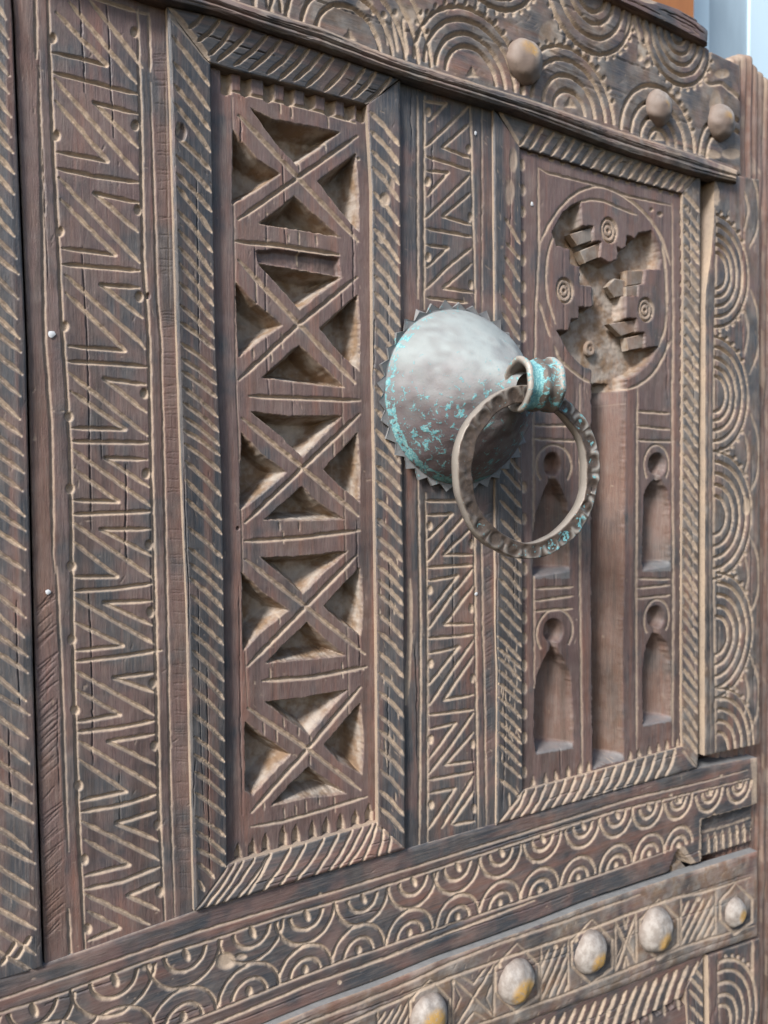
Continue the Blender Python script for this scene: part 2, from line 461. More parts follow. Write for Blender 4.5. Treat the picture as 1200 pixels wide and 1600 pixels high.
# ---- moulding at the far left
f = Field('moulding', [(-95, y) for y in np.linspace(-60, 1560, 30)], clip_poly(L_GAP, -60, 1512, 30), [(0, -1), (.9, 2.6), (1, 2.2)], WV, tone=.75,
          carve_lit_skirt=(0, 0, 0, 0))
y = -120
while y < 1500:
    f.stroke([(-95, y - 55 + random.uniform(-6, 6)), (-20, y + 8), (xat(L_GAP, max(y + 50, 0)) - random.uniform(7, 13), y + 52 + random.uniform(-6, 6))], w=6.0, depth=1.5, pale=random.uniform(.5, .95))
    y += random.uniform(28, 36)
for x0, y0 in ((-60, 1530), (-25, 1522), (2, 1508), (24, 1500)):
    f.stroke([(x0, y0), (x0 + 24, y0 - 36)], w=6, depth=1.6)
f.scratches(60, 10, .8, 100).build()

# ---- zigzag stile
f = Field('stile', clip_poly(L_STILE, -60, 1512), clip_poly(M1_OUT, -60, 1440), [(0, .2), (1, .2)], WV, tone=.48)
q_ = np.array([xat(L_STILE, y) for y in np.linspace(-60, 1520, 80)]); gbx = np.interp(f.py, np.linspace(-60, 1520, 80), q_)
f.H = .62 * smooth(1 - (f.px - gbx - 34) / 8) * np.clip(.4 + vnoise(f.u, f.v, 22, 5001), 0, 1) + .34 * smooth((f.T - .86) * 20) * np.clip(.4 + vnoise(f.u, f.v, 25, 5002), 0, 1)
f.tone = np.where(f.px < gbx + 36, f.tone * .35, f.tone)
gb = [(72, -60), (75, 0), (82, 200), (97, 500), (110, 700), (115, 1034), (122, 1267), (132, 1467), (134, 1500)]
gc = [(215, 15), (221, 233), (224, 400), (233, 534), (237, 734), (243, 950), (245, 1067), (249, 1267), (258, 1445)]
f.stroke([(53, -40), (55, 0), (57, 92)], w=4.5, depth=.9, pale=.85)
f.stroke([(60, 104), (66, 300), (70, 533), (80, 667), (83, 867), (86, 895)], w=5, depth=.8, pale=.6)
f.stroke([(88, 885), (97, 1067), (103, 1254), (107, 1330)], w=4.5, depth=.7, pale=.5)
f.stroke([(107, 1420), (110, 1500)], w=4.5, depth=.8, pale=.7)
f.stroke(gb, w=5, depth=1.2, pale=.75)
f.stroke(gc, w=5, depth=1.2, pale=.75)
f.stroke([(232, 20), (235, 112)], w=4, depth=.8, pale=.7)
f.stroke([(235, 128), (246, 467), (252, 534), (253, 600), (258, 800), (263, 1050), (263, 1067), (267, 1267), (273, 1432)], w=3.6, depth=.8, pale=.6)
f.stroke([(216, 18), (232, 22)], w=4, depth=.7, pale=.7)
f.stroke([(258, 95), (262, 300), (266, 480)], w=2, depth=.3, pale=.25)
Z = [  # [left notch V], [long level cut], [right notch V], [long slanting cut]
 [[(128, -10), (213, 18)], [(140, 0), (180, 50), (222, 105)], [(108, 3), (160, 66), (213, 130)]],
 [[(88, 20), (128, 62), (167, 102), (125, 91), (82, 82)], [(82, 113), (150, 130), (215, 147)], [(215, 178), (147, 160), (215, 230)], [(85, 123), (150, 198), (215, 272)]],
 [[(87, 158), (168, 252), (88, 237)], [(88, 263), (150, 276), (217, 285)], [(217, 317), (148, 302), (215, 362)], [(92, 278), (155, 345), (218, 410)]],
 [[(95, 312), (180, 398), (97, 388)], [(97, 413), (218, 423)], [(218, 450), (158, 445), (222, 497)], [(102, 430), (217, 533), (226, 545)]],
 [[(103, 458), (195, 548), (107, 541)], [(105, 565), (170, 568), (230, 573)], [(228, 601), (163, 592), (228, 644)], [(105, 581), (230, 681)]],
 [[(110, 611), (195, 671), (110, 669)], [(110, 690), (232, 692)], [(230, 718), (165, 716), (233, 761)], [(113, 702), (237, 792)]],
 [[(113, 732), (185, 784), (113, 782)], [(112, 804), (240, 799)], [(235, 827), (158, 827), (237, 869)], [(112, 816), (240, 904)]],
 [[(113, 846), (183, 901), (112, 902)], [(113, 924), (180, 920), (240, 912)], [(238, 939), (163, 942), (237, 977)], [(115, 934), (242, 1007)]],
 [[(115, 971), (192, 1009), (117, 1017)], [(115, 1034), (180, 1027), (252, 1016)], [(243, 1051), (178, 1059), (242, 1082)], [(115, 1047), (240, 1117)]],
 [[(118, 1077), (187, 1117), (117, 1129)], [(117, 1145), (180, 1138), (242, 1126)], [(242, 1147), (170, 1159), (243, 1195)], [(120, 1157), (247, 1232)]],
 [[(123, 1187), (197, 1237), (125, 1252)], [(125, 1269), (190, 1258), (245, 1241)], [(247, 1267), (182, 1287), (247, 1314)], [(128, 1284), (248, 1344)]],
 [[(132, 1312), (202, 1352), (132, 1369)], [(132, 1390), (190, 1378), (250, 1354)], [(248, 1379), (200, 1400), (248, 1422)], [(132, 1397), (233, 1445)]],
 [[(137, 1424), (187, 1450), (137, 1470)]]]
for grp in Z:
    for p in grp: f.stroke(p, w=5.2, depth=1.3, pale=.95)
for x, y in ((82, 60), (88, 212), (94, 362), (101, 510), (108, 651), (110, 764), (112, 885), (113, 1000), (118, 1110), (123, 1228), (132, 1344), (137, 1452)): f.drop(x, y, 7.5, 9, 1.6)
for x, y in ((211, 50), (212, 196), (216, 328), (218, 464), (226, 615), (229, 740), (234, 852), (236, 957), (240, 1068), (242, 1166), (247, 1290), (250, 1394)): f.drop(x, y, 7, 9, 1.6, .85)
for _ in range(70):                                   # saw marks on the flat left band
    y0 = random.uniform(930, 1480); x0 = xat(L_STILE, y0) + 3
    f.stroke([(x0, y0), (x0 + random.uniform(22, 34), y0 - random.uniform(22, 32))], w=1.3, depth=.35, pale=0)
for _ in range(110):
    y0 = random.uniform(80, 1400); x0 = xat(M1_OUT, y0)
    f.stroke([(x0 - 24, y0 + random.uniform(-2, 2)), (x0 - 3, y0)], w=1.1, depth=.22, pale=0)
f.stroke([(197, 726), (198, 760), (197, 800), (196, 840), (199, 880)], w=2, depth=1.2, pale=-.1)
f.stroke([(158, 670), (159, 720)], w=1.2, depth=.6, pale=0).stroke([(186, 1205), (188, 1260), (187, 1290)], w=1.4, depth=.6, pale=.3)
f.drop(231, 462, 3.5, 6, 2.2, 0)
f.scratches(50, 12, .5, 110).build()

# ---- mouldings round the first panel (they stand proud and slope down to it)
PROF = [(0, 3.6), (.08, 4.2), (1, 1.2)]
f = Field('moulding', clip_poly(M1_OUT, 10, 1425), clip_poly(M1_IN, 99, 1356), PROF, WV, tone=.85, carve_lit_skirt=(.75, 0, 0, 0))
dl = [(57, 133), (97, 172), (133, 203), (163, 237), (212, 266), (243, 300), (272, 330), (293, 363), (330, 393), (360, 427), (387, 450), (413, 477), (443, 502), (477, 528), (505, 545),
      (537, 577), (561, 600), (581, 621), (606, 651), (630, 674), (652, 695), (673, 711), (694, 737), (721, 774), (751, 811), (781, 834), (824, 871), (857, 904), (881, 927), (904, 951), (931, 977),
      (964, 1007), (991, 1034), (1017, 1064), (1045, 1092), (1077, 1122), (1117, 1157), (1152, 1190), (1180, 1217), (1207, 1244), (1240, 1274), (1277, 1307), (1300, 1334), (1327, 1354), (1350, 1372), (1377, 1392)]
for a, b in dl:
    x0, x1 = xat(M1_OUT, a) + 7, xat(M1_IN, b) - 3
    if b > 1356: x1 -= (b - 1350) * .8
    f.stroke([(x0, a), ((x0 + x1) / 2, (a + b) / 2 - 2), (x1, b)], w=5.2, depth=1.2, pale=.9)
f.stroke([(266, 24), (300, 60), (327, 96)], w=7, depth=.8, pale=.7)
f.drop(283, 208, 9, 15, 2.0, .15).drop(279, 200, 4, 9, 1.0, .8)
f.scratches(70, 8, .5, 60).build()

def slants(f, IN, OUT, tops, w=4.6, depth=1.4, pale=1.0, bend=2):
    for (a, b) in tops:
        p, q = (a, yat(IN, a)), (b, yat(OUT, b))
        f.stroke([p, ((p[0] + q[0]) / 2 + bend, (p[1] + q[1]) / 2 + bend), q], w=w, depth=depth, pale=pale)

T1_OUT = [(262, 10), (333, 24), (420, 53), (500, 80), (624, 123)]
T1_IN = [(329, 98), (361, 108), (420, 122), (475, 137), (530, 152), (574, 163)]
f = Field('moulding', T1_OUT, T1_IN, PROF, WH, tone=.85, carve_lit_skirt=(0, .3, 0, 0))
for a, b in (((296, 44), (318, 21)), ((309, 65), (344, 30)), ((327, 86), (364, 43)), ((340, 95), (392, 46)), ((367, 102), (420, 53)), ((390, 110), (440, 62)), ((418, 115), (464, 70)), ((437, 124), (483, 76)),
             ((460, 126), (505, 80)), ((479, 135), (522, 88)), ((507, 142), (545, 99)), ((533, 148), (570, 106)), ((552, 153), (587, 113)), ((572, 160), (610, 122))):
    f.stroke([a, ((a[0] + b[0]) / 2 + 2, (a[1] + b[1]) / 2 + 2), b], w=5.4, depth=1.9, pale=1)
f.stroke([(266, 14), (296, 50), (326, 92)], w=7, depth=1, pale=.9)
f.build()

B1_IN = [(356, 1352), (470, 1321), (591, 1285)]
B1_OUT = [(304, 1425), (400, 1396), (634, 1327)]
f = Field('moulding', B1_IN, B1_OUT, [(0, 1.2), (.92, 4), (1, 3.4)], WH, tone=.7, carve_lit_skirt=(.8, 0, 0, 0))
slants(f, B1_IN, B1_OUT, [(368, 318), (381, 333), (399, 348), (423, 382 - 12), (425, 384), (455, 410), (479, 436), (508, 462), (530, 490), (551, 513), (567, 528), (583, 543), (590, 566), (601, 590), (612, 606)], w=4.0, pale=.9)
f.stroke([(588, 1290), (630, 1324)], w=4, depth=.9, pale=.5).stroke([(355, 1356), (308, 1420)], w=4, depth=.9, pale=.6).build()

f = Field('moulding', M1R_IN, M1R_OUT, [(0, 1.2), (.92, 3.1), (1, 2.7)], WV, tone=.85, carve_lit_skirt=(.75, 0, 0, 0))
rs = [175, 205, 236, 262, 300, 330, 358, 378, 409, 430, 457, 487, 512, 541, 577, 605, 640, 672, 701, 728, 752, 781, 811, 839, 861, 885, 907, 928, 960, 988, 1020, 1052, 1082, 1118, 1142, 1172, 1203, 1236, 1262]
for y in rs:
    dy = 52 if y < 700 else 38
    x0, x1 = xat(M1R_IN, y) + 3, xat(M1R_OUT, y + dy) - 3
    if y + dy < 1322: f.stroke([(x0, y), ((x0 + x1) / 2, y + dy / 2 - 3), (x1, y + dy)], w=5.0, depth=1.1, pale=random.uniform(.65, 1))
f.drop(601, 312, 9, 12, 1.0, .7).drop(612, 290, 5, 14, .5, .5).drop(596, 372, 7, 9, .6, .5)
for _ in range(26):
    y = random.uniform(770, 1250); x = random.uniform(592, 624)
    f.stroke([(x, y), (x + 1, y + random.uniform(8, 18))], w=2.4, depth=.5, pale=.8)
f.scratches(60, 8, .6, 70).build()

# ---- first panel: lattice of crosses with deep triangular openings
f = Field('panel', [(xat(M1_IN, y) - 8, y) for y in np.linspace(96, 1356, 40)], [(xat(M1R_IN, y) + 2.5, y) for y in np.linspace(150, 1292, 40)],
          [(0, -2.2), (1, -2.2)], WV, tone=.22, label='panel of pierced crosses with deep triangular pockets')
f.stroke([(363, 150), (366, 340), (369, 600), (376, 750), (380, 900), (385, 1060), (388, 1110)], w=1.8, depth=.5, pale=.45)
f.stroke([(533, 534), (537, 700), (540, 860), (545, 1067), (545, 1180)], w=2.2, depth=.4, pale=.45)
f.stroke([(357, 141), (400, 150), (450, 162), (498, 173), (555, 192)], w=4, depth=1.0, pale=.9)
for x, y0, y1 in ((353, 110, 143), (384, 113, 146), (420, 119, 154), (452, 126, 160), (484, 133, 165), (516, 143, 176), (546, 152, 182), (565, 158, 186)):
    f.pocket([(x - 9, y0 - 12), (x + 9, y0 - 8), (x + 9, y1 + 3), (x, y1 + 7), (x - 8, y1 + 3)], depth=4.2, wall=6, dust=.2, pale=.85)
for x, y in ((372, 1334), (395, 1326), (416, 1319), (443, 1307), (463, 1304), (489, 1299), (510, 1293), (533, 1287), (556, 1281), (577, 1272)):
    f.pocket([(x, y - 18), (x + 6, y - 4), (x + 7, y + 24), (x - 7, y + 26), (x - 6, y - 2)], depth=3.4, wall=5, dust=.2, pale=.95)
f.stroke([(392, 1292), (440, 1284), (500, 1267), (573, 1245)], w=4, depth=1, pale=.9)
W3 = dict(depth=14.5, wall=12.5, dust=.9, rim=.5)
f.pocket([(403, 410), (400, 392), (430, 389), (530, 402), (533, 433), (505, 428)], depth=3.0, wall=4, dust=.1)
for i_, tri in enumerate((
    [(391, 168), (425, 186), (480, 196), (532, 206), (500, 232), (463, 258), (430, 222)], [(364, 202), (376, 218), (405, 250), (439, 272), (400, 299), (363, 320)],
    [(556, 240), (560, 300), (561, 362), (530, 327), (496, 283)], [(460, 306), (485, 330), (532, 371), (470, 360), (405, 350)],
    [(403, 412), (450, 418), (535, 433), (500, 458), (468, 484), (440, 452)], [(368, 440), (395, 470), (442, 508), (405, 533), (373, 559)],
    [(559, 460), (562, 510), (561, 580), (530, 550), (499, 513)], [(467, 539), (490, 560), (539, 606), (480, 600), (409, 590)],
    [(391, 643), (450, 650), (535, 650), (500, 685), (472, 714), (437, 680)], [(377, 676), (410, 710), (448, 738), (405, 775), (375, 799)],
    [(559, 676), (562, 730), (562, 785), (530, 758), (506, 734)], [(472, 760), (500, 788), (539, 811), (480, 813), (412, 813)],
    [(406, 871), (460, 870), (544, 861), (505, 895), (473, 928), (443, 900)], [(378, 893), (410, 925), (451, 953), (405, 990), (380, 1018)],
    [(563, 886), (567, 940), (564, 993), (530, 970), (506, 947)], [(480, 972), (510, 1000), (540, 1025), (480, 1030), (416, 1036)],
    [(414, 1097), (475, 1090), (543, 1078), (510, 1115), (483, 1148), (445, 1121)], [(383, 1127), (415, 1152), (454, 1179), (415, 1220), (395, 1243), (384, 1236)],
    [(563, 1098), (568, 1155), (565, 1210), (530, 1190), (506, 1164)], [(482, 1198), (505, 1214), (541, 1240), (480, 1246), (423, 1260), (450, 1230)])):
    f.pocket(tri, **W3)
lat = [((373, 180), (560, 377)), ((373, 343), (558, 213)), ((367, 377), (440, 384), (530, 398)), ((373, 407), (467, 507), (555, 599)), ((558, 433), (467, 507), (373, 594)),
       ((390, 619), (562, 626)), ((378, 654), (473, 731), (560, 806)), ((562, 647), (383, 817)), ((383, 846), (470, 840), (562, 829)), ((383, 874), (477, 947), (570, 1022)),
       ((558, 867), (387, 1041)), ((410, 1064), (490, 1058), (573, 1042)), ((388, 1107), (480, 1170), (563, 1234)), ((563, 1074), (480, 1172), (393, 1270))]
f.lines(lat, w=5.4, depth=1.5, pale=.85)
for x, y0, y1 in ((467, 362, 382), (450, 366, 378), (438, 160, 178), (455, 165, 185), (513, 182, 200), (467, 388, 414), (494, 368, 384), (442, 830, 850), (467, 815, 830), (436, 815, 830), (424, 538, 566), (440, 520, 545),
                  (412, 1128, 1148), (432, 1138, 1160), (443, 1122, 1136), (466, 1134, 1150), (485, 1150, 1170), (462, 1258, 1275), (478, 1250, 1272), (522, 1245, 1270), (444, 1262, 1280), (498, 1246, 1258),
                  (395, 545, 560), (521, 691, 712), (467, 240, 268), (400, 430, 470), (535, 1035, 1060), (422, 1045, 1062), (436, 958, 975), (508, 215, 235), (484, 1180, 1196), (412, 1250, 1266)):
    f.stroke([(x, y0), (x + 1, y1)], w=2.6, depth=.6, pale=.8)
f.drop(560, 248, 3, 3, .6, .8).drop(372, 826, 3, 3.5, 1.4, 0).drop(567, 1045, 3, 3, .6, .7)
f.scratches(90, 10, .5, 92).build()

# ---- middle stile
f = Field('stile', [(xat(M1R_OUT, y) - 3, y) for y in np.linspace(105, 1334, 40)], clip_poly(C_RIGHT, 148, 1292), [(0, .3), (1, .3)], WV, tone=.62)
f.stroke([(652, 150), (653, 467)], w=3, depth=.8, pale=.7).stroke([(653, 743), (657, 973), (657, 1067), (655, 1320)], w=3.4, depth=.9, pale=.8)
f.stroke([(663, 150), (663, 483)], w=3.2, depth=.9, pale=.75).stroke([(665, 770), (668, 973), (668, 1319)], w=3.2, depth=.9, pale=.8)
f.stroke([(735, 158), (739, 330), (743, 490)], w=3, depth=.9, pale=.75).stroke([(741, 780), (743, 973), (744, 1067), (747, 1300)], w=3.2, depth=.9, pale=.8)
f.stroke([(753, 165), (753, 490)], w=2.6, depth=.7, pale=.6).stroke([(752, 800), (754, 973), (757, 1067), (760, 1294)], w=2.8, depth=.8, pale=.7)
f.stroke([(640, 905), (641, 1000), (637, 1060), (634, 1100)], w=6, depth=.7, pale=.75)
ZZ = [[(662, 158), (697, 162), (670, 190)], [(732, 167), (700, 197), (665, 230)], [(737, 190), (692, 230), (737, 248)], [(667, 245), (700, 255), (737, 267)],
      [(667, 267), (700, 270), (667, 307)], [(735, 273), (663, 343)], [(737, 300), (692, 338), (738, 352)], [(667, 357), (738, 370)], [(667, 383), (700, 387), (667, 418)], [(737, 387), (700, 417), (665, 452)],
      [(737, 412), (693, 450), (740, 457)], [(667, 465), (730, 473)], [(665, 783), (742, 783)], [(667, 805), (707, 803), (667, 845)], [(738, 793), (700, 836), (667, 880)],
      [(740, 822), (693, 867), (740, 867)], [(667, 887), (740, 883)], [(667, 908), (715, 900), (668, 960)], [(740, 888), (700, 938), (667, 987)], [(740, 915), (695, 976), (738, 975)],
      [(667, 998), (739, 992)], [(668, 1022), (717, 1011), (668, 1073)], [(740, 1000), (710, 1043), (671, 1102)], [(740, 1025), (694, 1094), (740, 1086)], [(670, 1117), (740, 1109)],
      [(670, 1140), (712, 1130), (670, 1187)], [(740, 1114), (705, 1165), (670, 1210)], [(740, 1144), (696, 1195), (740, 1190)], [(670, 1219), (740, 1206)], [(670, 1240), (711, 1232), (669, 1297)],
      [(740, 1214), (690, 1294)], [(740, 1237), (705, 1288)], [(708, 1289), (742, 1283)]]
f.lines(ZZ, w=3.9, depth=1.2, pale=1)
for x, y in ((669, 175), (669, 284), (669, 402), (672, 822), (672, 922), (673, 1037), (673, 1156), (674, 1258)): f.drop(x, y, 5, 8, 1.4)
for x, y in ((733, 233), (735, 340), (736, 445), (737, 850), (737, 951), (739, 1060), (739, 1163), (741, 1264)): f.drop(x, y, 4.5, 8, 1.4, .85)
for _ in range(60):
    y0 = random.uniform(790, 1200)
    f.stroke([(757, y0), (770, y0 - 8)], w=1, depth=.25, pale=0)
f.scratches(60, 10, .6, 60).build()

# ---- mouldings round the second panel
f = Field('moulding', clip_poly(C_RIGHT, 168, 1290), M2_IN, [(0, 2.2), (.08, 2.7), (1, 1.6)], WV, tone=.9, carve_lit_skirt=(.85, 0, 0, 0))
SL = [(341, 380, 787), (380, 405, 790), (401, 439, 787), (431, 473, 784), (462, 505, 783), (490, 531, 783), (640, 680, 780), (668, 706, 780), (700, 738, 780), (728, 765, 780), (757, 793, 781), (783, 818, 780), (812, 848, 781), (842, 878, 781),
      (868, 900, 781), (887, 923, 781), (905, 943, 779), (930, 967, 781), (950, 987, 778), (972, 1010, 778), (995, 1032, 777), (1013, 1045, 777), (1028, 1063, 778), (1048, 1083, 778), (1068, 1098, 778),
      (1090, 1122, 779), (1110, 1143, 779), (1129, 1162, 779), (1145, 1179, 779), (1164, 1197, 779), (1190, 1216, 783), (1218, 1247, 779)]
for a, b, x0 in SL:
    x1 = xat(M2_IN, b) - 3
    f.stroke([(x0 + 2, a), ((x0 + x1) / 2, (a + b) / 2 - 2), (x1, b)], w=4.0, depth=1.1, pale=.7 if b < 560 else .95)
for _ in range(40):
    y = random.gauss(1090, 45); x = random.uniform(784, 810)
    f.stroke([(x, y), (x + random.uniform(-2, 5), y + random.uniform(6, 16))], w=2.2, depth=.4, pale=.8)
f.stroke([(779, 172), (795, 195), (812, 226)], w=5, depth=.8, pale=.9).stroke([(795, 1240), (796, 1262), (790, 1285)], w=3.5, depth=.7, pale=.8)
f.drop(796, 300, 8, 22, .6, .5).drop(802, 250, 7, 20, .6, .55)
f.scratches(60, 8, .6, 70).build()

T2_OUT = [(776, 168), (860, 199), (967, 239), (1095, 272)]
T2_IN = [(813, 229), (890, 253), (960, 274), (1067, 302)]
f = Field('moulding', T2_OUT, T2_IN, [(0, 2.7), (1, 1.6)], WH, tone=.7, dusty=.28, carve_lit_skirt=(0, .3, 0, 0))
bots = [813, 828, 844, 862, 878, 892, 908, 924, 940, 952, 968, 982, 996, 1008, 1022, 1034, 1046, 1058]
for b in bots:
    t = b + 17 + random.uniform(-1, 2)
    f.stroke([(b, yat(T2_IN, b) - 2), (b + 8, yat(T2_IN, b) - 14), (t + 3, yat(T2_OUT, t) + 7)], w=4.6, depth=1.5, pale=1)
f.stroke([(1070, 296), (1092, 274)], w=5, depth=.8, pale=.9).stroke([(780, 172), (812, 226)], w=4, depth=.6, pale=.8).build()

B2_IN = [(817, 1236), (930, 1206), (1067, 1167)]
B2_OUT = [(776, 1288), (960, 1236), (1091, 1200)]
f = Field('moulding', B2_IN, B2_OUT, [(0, 1.6), (.9, 2.8), (1, 2.4)], WH, tone=.65, dusty=.2, carve_lit_skirt=(.8, 0, 0, 0))
slants(f, B2_IN, B2_OUT, [(822 + 15.6 * k, 796 + 16.2 * k) for k in range(16)], w=3.9, pale=.9)
f.stroke([(1066, 1172), (1088, 1198)], w=4, depth=.8, pale=.6).stroke([(816, 1240), (780, 1286)], w=3.6, depth=.8, pale=.85).build()

f = Field('moulding', M2R_IN, M2R_OUT, [(0, 1.6), (.9, 2.6), (1, 2.2)], WV, tone=.7, dusty=.26, carve_lit_skirt=(.8, 0, 0, 0))
y = 300
while y < 1165:
    dy = random.uniform(30, 37)
    x0, x1 = xat(M2R_IN, y) + 1, xat(M2R_OUT, y + dy) - 2
    if y + dy < 1195: f.stroke([(x0, y), ((x0 + x1) / 2, y + dy * .5 - 1), (x1, y + dy)], w=4.6, depth=1.2, pale=random.uniform(.7, 1))
    y += random.uniform(17.5, 22.5)
f.scratches(80, 8, .8, 60).build()

# ---- second panel: keyhole and niches
f = Field('panel', [(xat(M2_IN, y) - 6, y) for y in np.linspace(222, 1240, 30)], [(xat(M2R_IN, y) + 4, y) for y in np.linspace(296, 1172, 30)],
          [(0, -.6), (1, -.6)], WV, tone=.25, label='panel with a round opening, a long upright slot and four small arched niches')
a_ = lambda L: [(820 + x / 4.573, 270 + y / 4.573) for x, y in L]
b_ = lambda L: [(810 + x / 4.444, 600 + y / 4.444) for x, y in L]
c_ = lambda L: [(810 + x / 4.0, 900 + y / 4.0) for x, y in L]
f.lines([[(841, 262), (841, 300), (842, 384), (837, 480), (836, 556), (834, 640), (834, 760), (834, 907), (835, 1075)], [(1050, 318), (1052, 530), (1050, 620), (1052, 892), (1051, 1165)],
         [(843, 263), (855, 270), (892, 279), (942, 291), (984, 307), (1050, 321)], [(842, 473), (859, 526)], [(906, 600), (906, 920), (910, 1205)], [(996, 600), (994, 920), (995, 1170)]], w=3.0, depth=.8, pale=.7)
f.lines([curve([(842, 384), (859, 349), (881, 318), (907, 298), (934, 291), (960, 298), (986, 314), (1017, 344), (1036, 379), (1047, 414)]),
         curve([(1034, 375), (1037, 400), (1041, 436), (1041, 502), (1030, 541)]), curve([(1049, 530), (1026, 576), (1004, 598), (979, 609)]),
         curve([(866, 540), (873, 558), (886, 572), (907, 589), (924, 599)])], w=3.6, depth=.9, pale=.85)
f.lines([curve([(866, 366), (857, 392), (853, 427), (856, 467), (868, 506)]), curve([(905, 316), (923, 312), (942, 314), (962, 322), (995, 336)])], w=3.2, depth=.8, pale=.75)
main = [(270, 290), (330, 235), (405, 205), (410, 380), (490, 380), (500, 490), (545, 490), (540, 600), (600, 640), (665, 620), (665, 530), (690, 545), (725, 530), (735, 450), (790, 470), (815, 430), (905, 415),
        (950, 500), (975, 620), (960, 690), (860, 690), (860, 790), (815, 800), (810, 880), (722, 880), (725, 1040), (800, 1040), (810, 1140), (860, 1140), (860, 1250), (960, 1240), (900, 1350), (800, 1440), (725, 1475),
        (732, 1560), (475, 1560), (480, 1410), (400, 1370), (300, 1260), (228, 1125), (320, 1130), (335, 1045), (385, 1040), (388, 960), (480, 960), (480, 810), (395, 800), (395, 670), (325, 650), (320, 545), (230, 520), (195, 430)]
f.pocket(a_(main), depth=9.5, wall=4.5, dust=.85, rough=.5)
# the long slot: deep at its left, rising round to its right edge
sl = [(925, 596), (924, 760), (924, 900), (925, 1050), (927, 1202), (950, 1193), (975, 1188), (973, 1000), (976, 900), (977, 760), (978, 596)]
i = f._box(np.array(sl), 4); d = f.inside(sl, i)
xr = np.interp(f.py[i], [596, 760, 900, 1000, 1188], [978, 977, 976, 973, 975]) - f.px[i]
yb = np.interp(f.px[i], [925, 975], [1203, 1188]) - f.py[i]
dep = 20 * smooth((d + .3) / 2.6) * (.02 + .98 * (1 - (1 - np.clip(xr / 30, 0, 1)) ** 1.35)) * smooth((yb + 1) / 15)
f.D[i] = np.where(d > -1, np.minimum(f.D[i], -dep), f.D[i]); f.F[i] = np.where(d > 0, np.maximum(f.F[i], .04 + .14 * smooth(f.py[i] / 400 - 1.9)), f.F[i]); f.H[i] = np.where(d > 0, np.where(yb < 13, -.5 * smooth((13 - yb) / 5), .8 * smooth((f.py[i] - 600) / 60)), 0)  # ledge at the slot's foot gets sky light painted in as pale grey
f.stroke([(950, 633), (978, 631)], w=1.6, depth=.5, pale=.3)
def niche(head, body, ring):
    (cx, cy, rx, ry) = head
    f.ring(ring[0], ring[1], ring[3], w=3.2, depth=.7, kx=ring[2] / ring[3] / .74, a0=-42, a1=222, pale=.8)
    f.drop(cx, cy, rx, ry, 10, 0, dust=.2)
    f.pocket([(cx - 4, cy + ry * .5), (cx + 5, cy + ry * .5), (cx + 6, body[1][1] + 6), (cx - 5, body[1][1] + 6)], depth=3.4, wall=4, dust=.25)
    j = f._box(np.array(body), 4); dd = f.inside(body, j)
    bx = np.array(body); x0, x1, y1 = bx[:, 0].min(), bx[:, 0].max(), bx[:, 1].max()
    r_ = np.clip((x1 - f.px[j]) / ((x1 - x0) * .58), 0, 1); r_ = 1 - (1 - r_) ** 1.4; bt = smooth((y1 - 4 - f.py[j] + (f.px[j] - x0) * -.15 + 2) / 11)
    tp = .35 + .65 * smooth((f.py[j] - bx[:, 1].min()) / 30)
    dep = 15 * smooth((dd + .3) / 2.4) * (.04 + .96 * r_) * bt * tp
    f.D[j] = np.where(dd > -1, np.minimum(f.D[j], -dep), f.D[j]); f.F[j] = np.where(dd > 0, np.maximum(f.F[j], .14), f.F[j]); f.H[j] = np.where(dd > 0, np.where(bt < .97, -.5 * smooth((.97 - bt) * 2.5), .45), f.H[j])  # niche foot tinted pale grey, sky light put into the colour
niche((863, 726, 13, 19), [(858, 748), (868, 748), (877, 765), (886, 785), (890, 815), (891, 860), (890, 904), (834, 904), (834, 840), (838, 802), (848, 775)], (866, 728, 27, 33))
niche((865, 986, 15, 19), [(862, 1010), (870, 1012), (882, 1035), (891, 1055), (895, 1100), (896, 1170), (838, 1180), (835, 1150), (836, 1087), (840, 1055), (849, 1033)], (867, 987, 28, 35))
niche((1027, 726, 13, 18), [(1021, 750), (1033, 750), (1042, 765), (1047, 790), (1048, 892), (1004, 894), (1005, 820), (1007, 775), (1012, 760)], (1026, 726, 21, 31))
niche((1025, 965, 13, 18), [(1019, 990), (1030, 990), (1042, 1004), (1048, 1030), (1050, 1127), (1005, 1136), (1005, 1040), (1010, 1010)], (1026, 967, 21, 30))
f.lines([[(835, 665), (889, 665)], [(835, 686), (903, 689)], [(837, 920), (895, 917)], [(837, 939), (895, 931)], [(835, 955), (894, 951)], [(996, 643), (1047, 646)], [(997, 666), (1047, 671)], [(996, 688), (1053, 690)],
         [(996, 904), (1047, 905)], [(996, 919), (1047, 914)], [(996, 935), (1047, 930)]], w=3.4, depth=.9, pale=.85)
for x, y, rx, ry in ((952, 360, 14, 20), (883, 454, 15, 20), (1010, 484, 13, 19)):
    f.drop(x, y, rx, ry, .9, .6); f.ring(x, y, ry * .92, w=2.6, depth=2.0, kx=.9, pale=1); f.ring(x, y, ry * .5, w=2.0, depth=1.8, kx=.9, pale=.7); f.drop(x, y, 2.6, 3.4, 3.0, 0)
for x, y in c_([(95, 1280), (170, 1265), (235, 1245), (312, 1220), (385, 1200), (440, 1188), (700, 1125), (755, 1110), (820, 1090), (877, 1075), (932, 1060), (995, 1045)]):
    f.pocket([(x, y - 10), (x + 3.5, y), (x + 4.5, y + 16), (x - 4.5, y + 16), (x - 3.5, y)], depth=1.6, wall=3, dust=.1, pale=1)
for y in (258, 297, 331, 368, 407, 448, 486, 526, 762, 811, 888, 890, 927, 966, 997, 1040, 1076, 1115, 1153, 1207):
    f.drop(xat(M2_IN, y) + 2.2, y, 5.0, 9.5, 1.4, .9)
